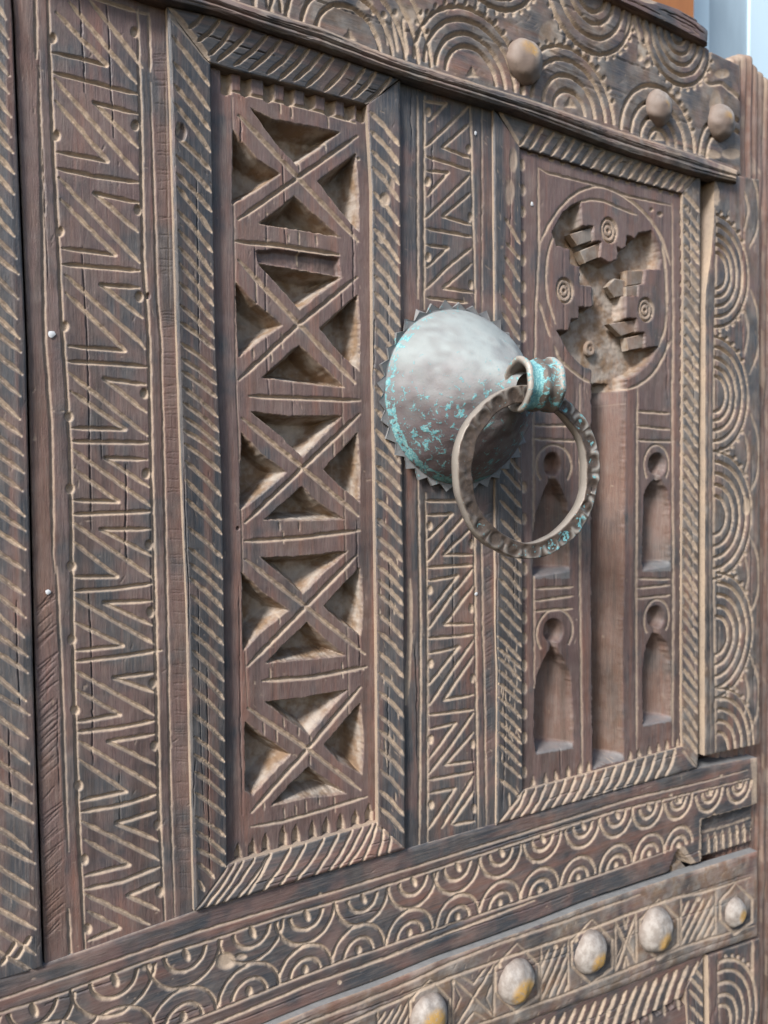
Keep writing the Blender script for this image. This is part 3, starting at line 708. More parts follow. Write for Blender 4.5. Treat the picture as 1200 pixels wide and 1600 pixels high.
for x in range(820, 1066, 17): f.drop(x + 8, yat(T2_IN, x + 8) + 4, 4.5, 5, 1.0, .8)
for y in range(330, 1160, 19): f.drop(1065, y, 3.5, 4.5, .9, .45)
f.drop(1018, 328, 3.5, 3.5, 1.2, .8).drop(1031, 335, 4.5, 4.5, 1.4, .5).drop(831, 318, 3, 3, .4, 1)
f.scratches(60, 9, .45, 88)
f.build()
# small blocks left standing inside the round opening
def small(name, pts, h0, h1, mat, label=None):
    """solid prism: outline in photo units at height h1, standing on h0 (mm)"""
    t = at([p[0] for p in pts], [p[1] for p in pts], h1 / 1000)
    c_in = t.mean(0); ins = c_in + (t - c_in) * .9; ins[:, 1] = t[:, 1] - .0004
    b = t.copy(); b[:, 1] = -h0 / 1000
    n = len(pts); V = np.vstack([b, t, ins])
    F = [[k, (k + 1) % n, n + (k + 1) % n, n + k] for k in range(n)] + [[n + k, n + (k + 1) % n, 2 * n + (k + 1) % n, 2 * n + k] for k in range(n)] + [list(range(2 * n, 3 * n))]
    o = mesh_obj(name, V, F, mat, DOOR, {'carved': np.full(len(V), .1), 'dust': np.r_[np.full(2 * n, .9), np.full(n, .45)], 'tone': np.full(len(V), .7)}, False)
    if label: o['label'] = label
    return o
small('block', a_([(400, 802), (470, 808), (492, 830), (490, 950), (430, 972), (392, 955)]), -8, -2.4, WV, 'small dark block inside the round opening')
small('block', a_([(585, 815), (640, 755), (720, 770), (720, 880), (640, 890)]), -8, -4.5, WV, 'small pale block inside the round opening')
small('block', a_([(720, 700), (860, 700), (858, 788), (722, 810)]), -8, -3.2, WV)
small('block', a_([(720, 815), (812, 800), (812, 885), (722, 882)]), -8, -2.2, WV)
small('block', a_([(600, 1080), (800, 1050), (808, 1130), (690, 1165)]), -8, -3.6, WV)
small('block', a_([(720, 1180), (858, 1150), (858, 1248), (735, 1270)]), -8, -3.0, WV)
small('block', a_([(320, 440), (490, 390), (496, 480), (375, 520)]), -8, -3.0, WV)
small('block', a_([(390, 560), (540, 500), (540, 600), (430, 645)]), -8, -2.6, WV)

# turned button on the floor of the opening
p = at(921, 545, -.0075); pf = [(0, .6), (.9, .9), (1.2, .5), (2.2, .5), (2.8, 1.1), (4.0, 1.3), (4.9, .8), (5.3, -.8)]
V = [(r * math.cos(a) / 1000 * .95, -h / 1000, r * math.sin(a) / 1000) for r, h in pf for a in np.linspace(0, 2 * math.pi, 28, endpoint=False)]
b_o = mesh_obj('button', V, [[j * 28 + i, j * 28 + (i + 1) % 28, (j + 1) * 28 + (i + 1) % 28, (j + 1) * 28 + i] for j in range(len(pf) - 1) for i in range(28)], WV, DOOR,
               {'carved': np.full(len(V), .15), 'dust': np.full(len(V), .6), 'tone': np.full(len(V), .2)})
b_o.location = tuple(p)

# ---- right stile with half rings
RS_R = [(1186, 120), (1187, 400), (1188, 800), (1187, 1150), (1186, 1165)]
f = Field('stile', [(1118, 268), (1117, 330), (1112, 400), (1104, 455), (1103, 480), (1103, 700), (1102, 1000), (1102, 1181)], [(1187, 280), (1187, 330), (1187, 400), (1187, 460), (1187, 500), (1188, 800), (1188, 1000), (1187, 1163)],
          [(0, 4.0), (1, 4.0)], WV, tone=.7, dusty=.20, carve_lit_skirt=(1, 0, 0, 0))
KX = .95
f.stroke([(1120, 330), (1118, 470), (1115, 640), (1115, 900), (1118, 1080), (1118, 1178)], w=3, depth=.8, pale=.75)
f.stroke([(1109, 480), (1108, 760), (1110, 1000), (1110, 1178)], w=1.8, depth=.5, pale=.4)
for cx, cy, rr in ((1119, 423, (28, 41, 56, 72, 88)), (1117, 616, (28, 42, 57, 74, 90)), (1117, 806, (30, 48, 66, 84, 100)), (1119, 994, (30, 46, 64, 82, 98)), (1120, 1176, (30, 48, 66, 84, 98))):
    for r in rr: f.ring(cx, cy, r, w=4.8 if r < rr[-1] else 3.6, depth=1.7, kx=KX, a0=-90, a1=90, pale=.95)
    f.teeth(cx, cy, rr[-1] + 5, KX, 32, 88, 5, 4.6); f.teeth(cx, cy, rr[-1] + 5, KX, -88, -32, 5, 4.6)
for p in ([(1163, 380), (1172, 430), (1178, 470), (1174, 440)], ):
    pass
for cy, dy in ((328, 60), (519, 66), (710, 64), (900, 62), (1085, 62)):
    f.stroke(curve([(1173, cy - dy), (1184, cy - dy * .4), (1184.5, cy + dy * .4), (1171, cy + dy)]), w=3, depth=.8, pale=.7)
    f.stroke(curve([(1164, cy - dy * .5), (1169, cy), (1163, cy + dy * .55)]), w=3, depth=.9, pale=.6)
f.drop(1167, 792, 7, 14, .8, .9)
f.stroke([(1113, 282), (1120, 318)], w=9, depth=.6, pale=.7)
f.scratches(70, 9, .6, 90).build()

# ---- bottom rail with two rows of half rings
f = Field('rail', clip_x(A_LINE, -90, 1184), [(-90, 1790)] + clip_x(D_LINE, 200, 1184)[1:], [(0, .9), (.04, 1.4), (1, 1.4)], WH, tone=.6, skirt=14, carve_lit_skirt=(.1, 0, 0, .9), step=1.55, skylit_skirt=(-.8, 0, 0, 0))  # upper edge coloured pale grey as if lit by the sky
f.stroke([(x, y) for x, y in G1], w=3.6, depth=.9, pale=.65)
f.stroke(G2, w=3.4, depth=.9, pale=.75)
f.stroke(G3, w=3.2, depth=.9, pale=.7)
f.stroke(G4, w=4.0, depth=.9, pale=.85)
up = [-76, 51, 178, 289, 393, 478, 566, 645, 714, 782, 847, 910, 963, 1012, 1060, 1108, 1155]
for k, x in enumerate(up):
    sp = (up[k + 1] - x) if k + 1 < len(up) else 47
    y = yat(G2, x) + 2
    R = {-76: 66, 51: 64, 178: 61, 289: 57, 393: 54, 478: 50, 566: 47}.get(x, 30 + (1155 - x) * .030)
    j = random.uniform(.96, 1.05)
    f.ring(x, y, R * j, w=4.6, depth=1.2, kx=.98, a0=182, a1=358, pale=.95)
    f.ring(x, y, R * j * .56, w=5.0, depth=1.2, kx=.98, a0=184, a1=356, pale=.95)
    if x > 1040: f.ring(x, y, R * .26, w=3, depth=.8, a0=184, a1=356, pale=.8)
    f.drop(x + 2, y + R * .14, R * .11, R * .2, 1.6, 1, ang=-20)
lo = [70, 180, 287, 390, 477, 560, 640, 715, 781, 843, 903, 962, 1014, 1060]
for x in lo:
    y = yat(G3, x) - 1
    R = {70: 62, 180: 58, 287: 55, 390: 51, 477: 47.5, 560: 45}.get(x, 33 + (1060 - x) * .026)
    j = random.uniform(.96, 1.04)
    f.ring(x, y, R * j, w=4.4, depth=1.2, kx=.98, a0=2, a1=178, pale=.95)
    f.ring(x, y, R * j * .56, w=4.8, depth=1.2, kx=.98, a0=4, a1=176, pale=.95)
    f.drop(x, y - R * .16, R * .12, R * .18, 1.5, 1)
f.drop(352, 1502, 17, 15, 1.6, .9).drop(376, 1495, 10, 5, 1, .8).drop(230, 1512, 12, 6, 1, .7)
f.drop(1116, 1275, 3, 5, .8, .8).drop(1048, 1242, 3, 3, .6, .8).drop(1127, 1212, 3, 3, .6, .9).drop(500, 1398, 4, 4, .8, .8).drop(530, 1535, 4, 4, .4, 1)
# lower right: the rail is cut back to a shoulder, with a chip beside it
f.pocket([(1097, 1281), (1182, 1257), (1230, 1250), (1230, 1400), (1096, 1400)], depth=5, wall=1.4, dust=.05)
f.stroke([(1099, 1284), (1098, 1330), (1100, 1372)], w=8, depth=0, pale=1, jit=.2, taper=False)
f.stroke([(1100, 1281), (1140, 1270), (1182, 1258)], w=4, depth=0, pale=.75, jit=.2)
f.stroke([(1178, 1186), (1180, 1220), (1179, 1258)], w=7, depth=.3, pale=.9, taper=False)
f.pocket([(1060, 1326), (1078, 1347), (1094, 1372), (1094, 1420), (1036, 1420), (1046, 1360)], depth=6.5, wall=3, dust=.3)
f.stroke([(1060, 1322), (1076, 1343), (1096, 1370)], w=9, depth=.3, pale=.95)
f.stroke([(1100, 1306), (1150, 1292), (1184, 1280)], w=3, depth=.8, pale=.7)
for k in range(7):
    x = 1115 + k * 11.3
    f.D[f._box(np.array([[x, 1330]]), 0)] -= 0
    f.stroke([(x, 1304 - k * 3.2 + 4), (x + 1.5, 1340), (x, 1372 - k * 3.4)], w=4.2, depth=6.0, pale=1)
f.scratches(90, 10, .4, 165).build()

# chipped wedge showing in the gap
small('chip', [(1050, 1352), (1062, 1345), (1078, 1362), (1092, 1390), (1080, 1405), (1057, 1412)], -6, -2.6, WH, 'grey splintered chip in the gap of the lower rail')

# ---- studded lath under it
E_LO = [(200, 1852), (420, 1752), (700, 1642), (810, 1600), (960, 1547), (1050, 1511), (1098, 1492), (1184, 1463)]
f = Field('lath', clip_x(D_FRONT, 200, 1184), clip_x(E_LO, 200, 1184), [(0, 5.0), (.04, 5.6), (.96, 5.6), (1, 5)], WH, tone=.55, dusty=.42, skirt=2, carve_lit_skirt=(.1, 0, 0, .5), step=1.55, skylit_skirt=(-.9, 0, 0, 0))  # painted sky light makes the top edge pale grey
G5 = [(420, 1621), (540, 1576), (640, 1535), (700, 1506), (780, 1474), (875, 1442), (1000, 1398)]
G6 = [(420, 1650), (540, 1600), (640, 1555), (700, 1529), (780, 1500), (895, 1462), (995, 1424), (1056, 1402), (1100, 1394), (1172, 1371)]
G7 = [(640, 1640), (760, 1597), (880, 1555), (982, 1514), (1064, 1481), (1110, 1466), (1178, 1447)]
f.stroke(G5, w=4, depth=.9, pale=.7).stroke(G6, w=4, depth=.9, pale=.85).stroke(G7, w=3.4, depth=.8, pale=.7)
cells = [(627, 1618, 40), (672, 1580, 42), (808, 1528, 46), (925, 1487, 43), (1030, 1452, 40), (1150, 1420, 34)]
def hexa(x, y, a, b):
    return [(x, y - b), (x + a, y - b * .35), (x + a, y + b * .5), (x - 2, y + b), (x - a, y + b * .45), (x - a, y - b * .3), (x, y - b)]
for x, y, b in cells[1:]:
    f.stroke(hexa(x, y, b * .74, b * 1.18), w=3.4, depth=.9, pale=.95)
for (x0, x1, cross) in ((590, 640, 0), (708, 772, 1), (846, 888, 0), (962, 994, 1), (1064, 1118, 0)):
    yt = lambda x: yat(G6, x) + 4
    yb2 = lambda x: yat(G7, x) - 3
    f.stroke([(x0, yt(x0)), (x0, yb2(x0))], w=2.8, depth=.8, pale=.8); f.stroke([(x1, yt(x1)), (x1, yb2(x1))], w=2.8, depth=.8, pale=.8)
    if cross:
        f.stroke([(x0, yt(x0)), (x1, yb2(x1))], w=3.2, depth=.9, pale=.95); f.stroke([(x1, yt(x1)), (x0, yb2(x0))], w=3.2, depth=.9, pale=.95)
        xm = (x0 + x1) / 2; ym = (yt(xm) + yb2(xm)) / 2
        f.stroke([(x0 + 12, yt(x0 + 12)), (xm, ym - 22), (x1 - 12, yt(x1 - 12))], w=2.8, depth=.7, pale=.85)
        f.stroke([(x0 + 12, yb2(x0 + 12)), (xm, ym + 22), (x1 - 12, yb2(x1 - 12))], w=2.8, depth=.7, pale=.85)
        f.stroke([(x0 + 2, ym - 22), (x0 + 12, ym), (x0 + 2, ym + 24)], w=2.6, depth=.7, pale=.8); f.stroke([(x1 - 2, ym - 24), (x1 - 12, ym), (x1 - 2, ym + 22)], w=2.6, depth=.7, pale=.8)
    else:
        for k in range(-3, 7):
            xa = x0 + k * 12; p, q = [xa, yb2(xa)], [xa + 36, yt(xa + 36) + 6]
            if p[0] < x0: t = (x0 - p[0]) / 36; p = [x0, p[1] + t * (q[1] - p[1])]
            if q[0] > x1: t = (x1 - p[0]) / max(1, q[0] - p[0]); q = [x1, p[1] + t * (q[1] - p[1])]
            if q[0] > p[0] + 3: f.stroke([p, q], w=3.2, depth=.9, pale=.9)
for x in (645, 708, 780, 868, 900, 1090): f.drop(x, yat(G6, x) + 9, 4, 5, .8, 1)
i = f._box(np.array([(1015, 1385), (1100, 1500)]), 0)
f.scratches(160, 10, .8, 120).build()

# ---- below the lath: top of a further panel, and the stile going on down
f = Field('moulding', [(560, 1712)] + clip_x(E_LO, 700, 1100)[1:], [(560, 1800), (700, 1740), (900, 1640), (1000, 1592), (1072, 1556)], [(0, 2.7), (1, 1.4)], WH, tone=.5, carve_lit_skirt=(0, .3, 0, 0))
for k in range(26):
    x = 690 + k * 16; y = yat(E_LO, x) + 8
    f.stroke([(x - 22, y + 62), (x - 12, y + 30), (x, y)], w=5, depth=1.5, pale=1)
f.build()
f = Field('panel', [(700, 1735), (900, 1634), (1000, 1588), (1072, 1553)], [(700, 1820), (900, 1760), (1000, 1700), (1078, 1660)], [(0, -.6), (1, -.6)], WH, tone=.4)
for k in range(5):
    x = 984 + k * 22 - (2 if k else 0); y = 1596 - k * 9.5
    f.pocket([(x - 5, y - 14), (x + 4, y - 18), (x + 6, y + 6), (x - 1, y + 12), (x - 7, y + 4)], depth=6, wall=2.5, dust=0)
    f.stroke([(x + 10, y - 12), (x + 13, y + 10)], w=4, depth=.8, pale=.9)
f.build()
f = Field('moulding', [(1072, 1545), (1076, 1600), (1076, 1680)], [(1099, 1497), (1100, 1600), (1100, 1700)], [(0, 1.6), (1, 2.4)], WV, tone=.8, carve_lit_skirt=(.7, 0, 0, 0))
for y in (1506, 1528, 1548, 1572, 1596, 1620): f.stroke([(1078, y), (1099, y + 24)], w=4.2, depth=1.1)
f.build()
f = Field('stile', [(1107, 1494), (1109, 1600), (1110, 1700)], [(1187, 1466), (1188, 1560), (1188, 1680)], [(0, 4), (1, 4)], WV, tone=.75, carve_lit_skirt=(.95, 0, 0, 0))
for r in (32, 48, 66, 84, 100): f.ring(1122, 1605, r, w=4.4, depth=1.3, kx=KX, a0=-90, a1=90, pale=.95)
f.teeth(1122, 1605, 106, KX, 30, 85, 6, 4.6)
f.stroke([(1121, 1500), (1124, 1600)], w=2.6, depth=.7, pale=.5).stroke([(1176, 1470), (1175, 1520), (1181, 1560)], w=4, depth=.8, pale=.8).build()

# ---- upper lath: half round strip nailed on
f = Field('lath', clip_x(LATH_UP, -110, 1153), clip_x(LATH_LO, -110, 1151), [(0, 5), (.12, 8.2), (.32, 9.4), (.5, 8.4), (.62, 9.2), (.85, 8), (1, 5.2)], WH, tone=.45, dusty=.26, skirt=1, carve_lit_skirt=(.3, .1, 0, .95))
for a, t in ((0, .06), (0, .50)):
    pts = [(x, yat(LATH_UP, x) * (1 - t) + yat(LATH_LO, x) * t) for x in np.linspace(-100, 1140, 40)]
    f.stroke(pts, w=2.4, depth=.6, pale=.5 if t < .2 else 0)
for _ in range(60):
    x = random.uniform(200, 1120); t = random.uniform(.1, .9); L = random.uniform(15, 60)
    f.stroke([(x, yat(LATH_UP, x) * (1 - t) + yat(LATH_LO, x) * t), (x + L, yat(LATH_UP, x + L) * (1 - t) + yat(LATH_LO, x + L) * t)], w=1.3, depth=.35, pale=random.choice([0, 0, .4]))
i = np.nonzero(f.px > 1112)[0]
f.G[i] = np.maximum(f.G[i], .75 * smooth((f.px[i] + f.nx[i] * 8 - 1115) / 22))
f.build()

# ---- frieze board above it
FR_TOP = [(-110, -330), (150, -250), (700, -128), (850, -55), (960, 0), (1046, 42), (1106, 70), (1110, 80), (1155, 101)]
f = Field('frieze_board', clip_x(FR_TOP, -110, 1156, 60), [(x, yat(LATH_UP, min(x, 1150)) + 8) for x in np.linspace(-110, 1158, 60)], [(0, 2.0), (1, 2.0)], WH, tone=.7, dusty=.26, skirt=22, carve_lit_skirt=(.3, 0, 0, .4), step=1.55,
          label='frieze board carved with nested half rings above the upper lath')
def arch(cx, cy, rr, tn=True, a0=2, a1=178, kx=1.0, w=5.4):
    for r in rr: f.ring(cx, cy, r, w=w, depth=2.0, kx=kx, a0=a0, a1=a1, pale=.95, jit=.25)
    if tn: f.teeth(cx, cy, rr[-1] + 7, kx, a0 + 15, a1 - 25, 13, 5.5)
arch(300, -22, (50, 76, 104, 130, 155)); arch(30, -128, (60, 90, 120, 150)); arch(560, -190, (50, 78, 104), a0=180, a1=360, tn=False)
arch(545, 68, (58, 82, 108, 134, 160))
arch(737, 124, (50, 69, 90, 109))
arch(890, 175, (33, 56, 80, 100))
arch(1030, 224, (22, 42, 64, 88), tn=False)
f.teeth(1030, 224, 93, 1, 20, 60, 4, 5)
arch(1143, 262, (62, 80), a0=60, a1=178, tn=False)
for x, y in ((545, 60), (737, 118), (890, 166), (1028, 217)): f.pocket([(x, y - 16), (x + 13, y + 4), (x - 10, y + 2)], depth=1.2, wall=4, dust=.3, pale=.8)
f.stroke([(600, 32), (606, 70)], w=4, depth=1.0).stroke([(612, 30), (621, 80)], w=4.4, depth=1.0).stroke([(628, 28), (637, 84)], w=4.4, depth=1.0)
arch(772, -85, (40, 62, 80, 97), a0=180, a1=360, tn=False); f.teeth(772, -85, 104, 1, 215, 340, 12, 6)
arch(924, -16, (33, 51, 74, 98), a0=180, a1=360, tn=False); f.teeth(924, -16, 105, 1, 195, 345, 15, 5.2)
arch(1060, 50, (18, 34, 50, 66, 82), a0=180, a1=360, tn=False, w=4.2); f.teeth(1060, 50, 88, 1, 200, 350, 13, 4.8)
f.lines([[(984, 22), (976, 62)], [(990, 22), (1000, 66)], [(1001, 28), (1012, 60)]], w=3.6, depth=.9, pale=.8)
f.pocket([(995, 66), (1012, 62), (1018, 84), (1006, 96), (996, 84)], depth=.5, wall=3, dust=.9)
f.drop(640, 22, 24, 14, .5, .35, dust=.7).drop(860, 60, 20, 30, .4, .15, dust=.6).drop(570, 6, 14, 10, .4, .6)
for x, y in ((583, 18), (600, 24), (618, 20), (632, 28), (652, 34), (1001, 90), (1012, 100), (1048, 142), (1060, 148)): f.drop(x, y, 5, 6, 1, .9)
f.stroke([(1098, 124), (1110, 132), (1128, 130), (1150, 148), (1166, 162)], w=5, depth=1.2, pale=.85)
f.drop(1110, 240, 18, 7, .4, .75, ang=15, dust=.5).drop(1143, 240, 16, 9, .4, .8).drop(1118, 165, 10, 26, .4, .45, dust=.6)
f.drop(1128, 115, 12, 8, .5, .35, dust=.8)
f.scratches(160, 14, .6, 150).build()

f = Field('lath', [(700, -190), (860, -78), (960, -26), (1026, 2), (1060, 14), (1088, 30), (1107, 48)], [(700, -126), (850, -54), (960, 1), (1003, 22), (1046, 43), (1075, 58), (1106, 71)],
          [(0, 5), (.2, 7), (.8, 7), (1, 4.6)], WH, tone=.5, skirt=20, carve_lit_skirt=(.2, .4, 0, .5))
f.drop(1012, 0, 16, 5, .4, .6, ang=14).scratches(30, 16, .5, 25).build()

# rear board that everything is nailed to
p = at([-120, 1100, 1100, -120], [-90, 90, 1500, 1760], -.022)
q = p.copy(); q[:, 1] += .02
mesh_obj('back_board', np.vstack([p, q]), [[0, 1, 2, 3], [7, 6, 5, 4], [0, 4, 5, 1], [1, 5, 6, 2], [2, 6, 7, 3], [3, 7, 4, 0]], WV, DOOR,
         {'carved': np.zeros(8), 'dust': np.full(8, .2), 'tone': np.full(8, .3)}, False)

# ================================================================== nails
def stud(px, py, ry, gil=(0, 0, 0), h_base=2.0, dirty=0.0, flat=.62):
    hb = h_base / 1000
    c = at(px, py, hb); r = abs(at(px, py - ry, hb)[2] - c[2])
    nu, nv_ = 48, 18
    V, W, Gm = [], [], []
    sd = random.randrange(9999)
    for j in range(nv_ + 1):
        a = j / nv_ * math.pi / 2
        for i in range(nu):
            b = 2 * math.pi * i / nu
            rr = r * math.cos(a) ** .92; z = r * flat * math.sin(a) ** .98 * 1.22
            x, zz = rr * math.cos(b), rr * math.sin(b) * 1.04
            nz = float(vnoise(np.array([x * 1000]), np.array([zz * 1000 + z * 700]), 4.5, sd)[0])
            k = 1 + .05 * nz
            V.append((x * k, -z * k, zz * k))
            d = math.hypot(x / r - gil[0] + .22, zz / r - gil[1])
            Gm.append(float(smooth((gil[2] + .16 - d) * 3)) if gil[2] else 0)
            W.append(float(np.clip(dirty * (1.15 - .9 * math.sin(a) * math.sin(b + .6)) + (1 - math.sin(a)) ** 3 * .8, 0, 1)))
    V = np.array(V); F = [[j * nu + i, j * nu + (i + 1) % nu, (j + 1) * nu + (i + 1) % nu, (j + 1) * nu + i] for j in range(nv_) for i in range(nu)]
    o = mesh_obj('stud', V, F, STUD, DOOR, {'wear': W, 'gilt': Gm})
    o.location = (c[0], -hb + .0006, c[2])
    return o
def stud_under(cx, cy, ry, hb, flat, **k):
    """centre of the visible dome -> centre of its foot"""
    z = depth_at(cx, cy, hb / 1000) / FOC * ry
    p = at(cx, cy, hb / 1000 + z * flat * .45); p = proj((p[0], -hb / 1000, p[2]))
    return stud(p[0], p[1], ry, h_base=hb, flat=flat, **k)
for cx, cy, ry, g in ((674, 1592, 33, (.22, -.05, .62)), (811, 1536, 33, (.28, -.30, .62)), (927, 1491, 31, (.34, -.30, .50)), (1029, 1456, 33, (.32, -.36, .42)), (1152, 1427, 22, (.38, -.08, .42))):
    stud_under(cx, cy, ry, 5.4, .62, gil=g)
stud_under(825, 93, 34, 2.0, .62, gil=(.05, .30, .42), dirty=.55)
stud_under(1034, 166, 27, 2.0, .62, gil=(.2, -.1, .24), dirty=.5)
stud_under(1131, 189, 28, 2.0, .62, gil=(.1, .05, .3), dirty=.5)

# small paint specks on the wood
def speck(px, py, r, h=1.2):
    c = at(px, py, h / 1000); R = depth_at(px, py) / FOC * r
    V = [(0, -.0005, 0)] + [(R * random.uniform(.7, 1.2) * math.cos(a), 0, R * random.uniform(.7, 1.2) * math.sin(a)) for a in np.linspace(0, 2 * math.pi, 9)[:-1]]
    o = mesh_obj('paint_speck', V, [[0, k + 1, (k + 1) % 8 + 1] for k in range(8)], SPK, DOOR)
    o.location = (c[0], -h / 1000 - .0001, c[2])
SPK = plain('old white paint', (.6, .6, .6), (.45, .46, .47), 200, .5)
for x, y, r, h in ((80, 522, 6, .6), (75, 925, 4.5, .6), (744, 928, 3.2, .5), (743, 208, 3.2, .6), (831, 319, 3.5, -.4), (100, 0, 0, 0)):
    if r: speck(x, y, r, h)

# ================================================================== knocker
HNG = .066                                                   # hinge axis in front of the door
hc = at(835, 602, HNG)                                       # centre of the hinge sleeve
KN = thing('door_knocker', 'round bronze door knocker, verdigris ring hanging from a dome', 'door knocker', (hc[0], 0, hc[2]))
print('dome foot at', proj((hc[0], 0, hc[2])))

# dome with bell shaped nose
prof = [(.0498, .0030), (.0488, .0056), (.0466, .0105), (.0424, .0175), (.0366, .0255), (.0300, .0335), (.0232, .0405), (.0168, .0460), (.0122, .0498), (.0096, .0528), (.0084, .0556), (.0076, .0585), (.0066, .0605)]
pr = curve([(a * 1000, b * 1000) for a, b in prof], 110) / 1000
nu = 140
V, PA, WE = [], [], []
for (r, h) in pr:
    th = np.linspace(0, 2 * math.pi, nu, endpoint=False)
    x, z = r * np.cos(th), r * np.sin(th)
    nz = vnoise(x * 1000, z * 1000 + 200, 11, 901) * .0011 + vnoise(x * 1000, z * 1000 + 200, 4.5, 902) * .00045
    V.append(np.stack([x, np.full(nu, -h) - nz, z], -1))
    low = -z / .05 * .75 - x / .05 * .25                     # the green sits low and to the left, the top is dusty
    PA.append(np.clip(.45 + low * .22 + .22 * (abs(r - .0495) < .002) + vnoise(x * 1000 + 90, z * 1000 + 50, 16, 904) * .12, -.4, .8)); WE.append(np.clip(smooth((z / .05 + .45) * 1.0) * .95 + vnoise(x * 1000, z * 1000 + 50, 12, 903) * .25 + vnoise(x * 1000, z * 1000 + 50, 3, 905) * .2, 0, 1))
V = np.vstack(V); k = len(pr)
F = [[j * nu + i, (j + 1) * nu + i, (j + 1) * nu + (i + 1) % nu, j * nu + (i + 1) % nu] for j in range(k - 1) for i in range(nu)]
mesh_obj('dome', V, F, BRONZE, KN, {'patina': np.concatenate(PA), 'wear': np.concatenate(WE)})
# saw-toothed back plate, its points a little bent
nt_ = 34; V, F, PA = [], [], []
for r, h in ((.046, .0032), (.0505, .0030)):
    for i in range(nt_ * 2): a = math.pi * i / nt_; V.append((r * math.cos(a), -h, r * math.sin(a)))
for lift in (0, .0011):
    for i in range(nt_ * 2):
        a = math.pi * i / nt_; tip = i % 2
        r = .0508 if not tip else .0550 + random.uniform(-.0018, .0007)
        V.append((r * math.cos(a), -.0034 - (.0 if not tip else random.uniform(-.0006, .0014)) + lift, r * math.sin(a)))
n2 = nt_ * 2
for a0, a1 in ((0, 1), (1, 2), (2, 3)):
    F += [[a0 * n2 + i, a1 * n2 + i, a1 * n2 + (i + 1) % n2, a0 * n2 + (i + 1) % n2] for i in range(n2)]
mesh_obj('back_plate', V, F, BRONZE, KN, {'patina': [.45] * len(V), 'wear': [.45] * len(V)}, False)

BETA = math.radians(11)                                      # the ring and its hinge are turned a little to the left
ax = Vector((math.cos(BETA), -math.sin(BETA), 0)); nrm = Vector((-math.sin(BETA), -math.cos(BETA), 0)); upv = Vector((0, 0, 1))
# hinge sleeve: ribbed short tube, hollow
S = depth_at(835, 602, HNG) / FOC                             # metres per photo unit there
Ro = 43 * S
outer = [(-.0105, .80), (-.0108, .93), (-.0100, 1.00), (-.0088, 1.01), (-.0074, .93), (-.0056, .88), (-.0036, .87), (-.0016, .90), (-.0004, .96), (.0010, .97), (.0024, .91), (.0042, .89), (.0060, .93), (.0074, 1.0), (.0092, 1.01), (.0104, .94), (.0108, .84)]
inner = [(.0096, .74), (.004, .70), (-.004, .70), (-.0096, .74)]
loop_ = outer + inner
nu = 72; V, PA, WE = [], [], []
for (t, q) in loop_:
    for i in range(nu):
        a = 2 * math.pi * i / nu
        wob = 1 + .025 * math.sin(3 * a + t * 300) + .018 * math.sin(7 * a + 2)
        r = q * Ro * wob
        v = ax * t + (upv * math.cos(a) - nrm * math.sin(a)) * r
        V.append((v.x, v.y - HNG, v.z))
        PA.append(1.15 if -.0078 < t < -.002 and q > .8 else (.62 if q > .8 else .35)); WE.append(.95 if abs(t - .009) < .0022 and q > .9 and math.cos(a) > -.2 else (.8 if t < -.0085 and q > .9 else .25))
k = len(loop_)
F = [[j * nu + i, j * nu + (i + 1) % nu, ((j + 1) % k) * nu + (i + 1) % nu, ((j + 1) % k) * nu + i] for j in range(k) for i in range(nu)]
mesh_obj('hinge_sleeve', V, F, RINGM, KN, {'patina': PA, 'wear': WE})

BR = math.radians(4); ax = Vector((math.cos(BR), -math.sin(BR), 0)); nrm = Vector((-math.sin(BR), -math.cos(BR), 0))
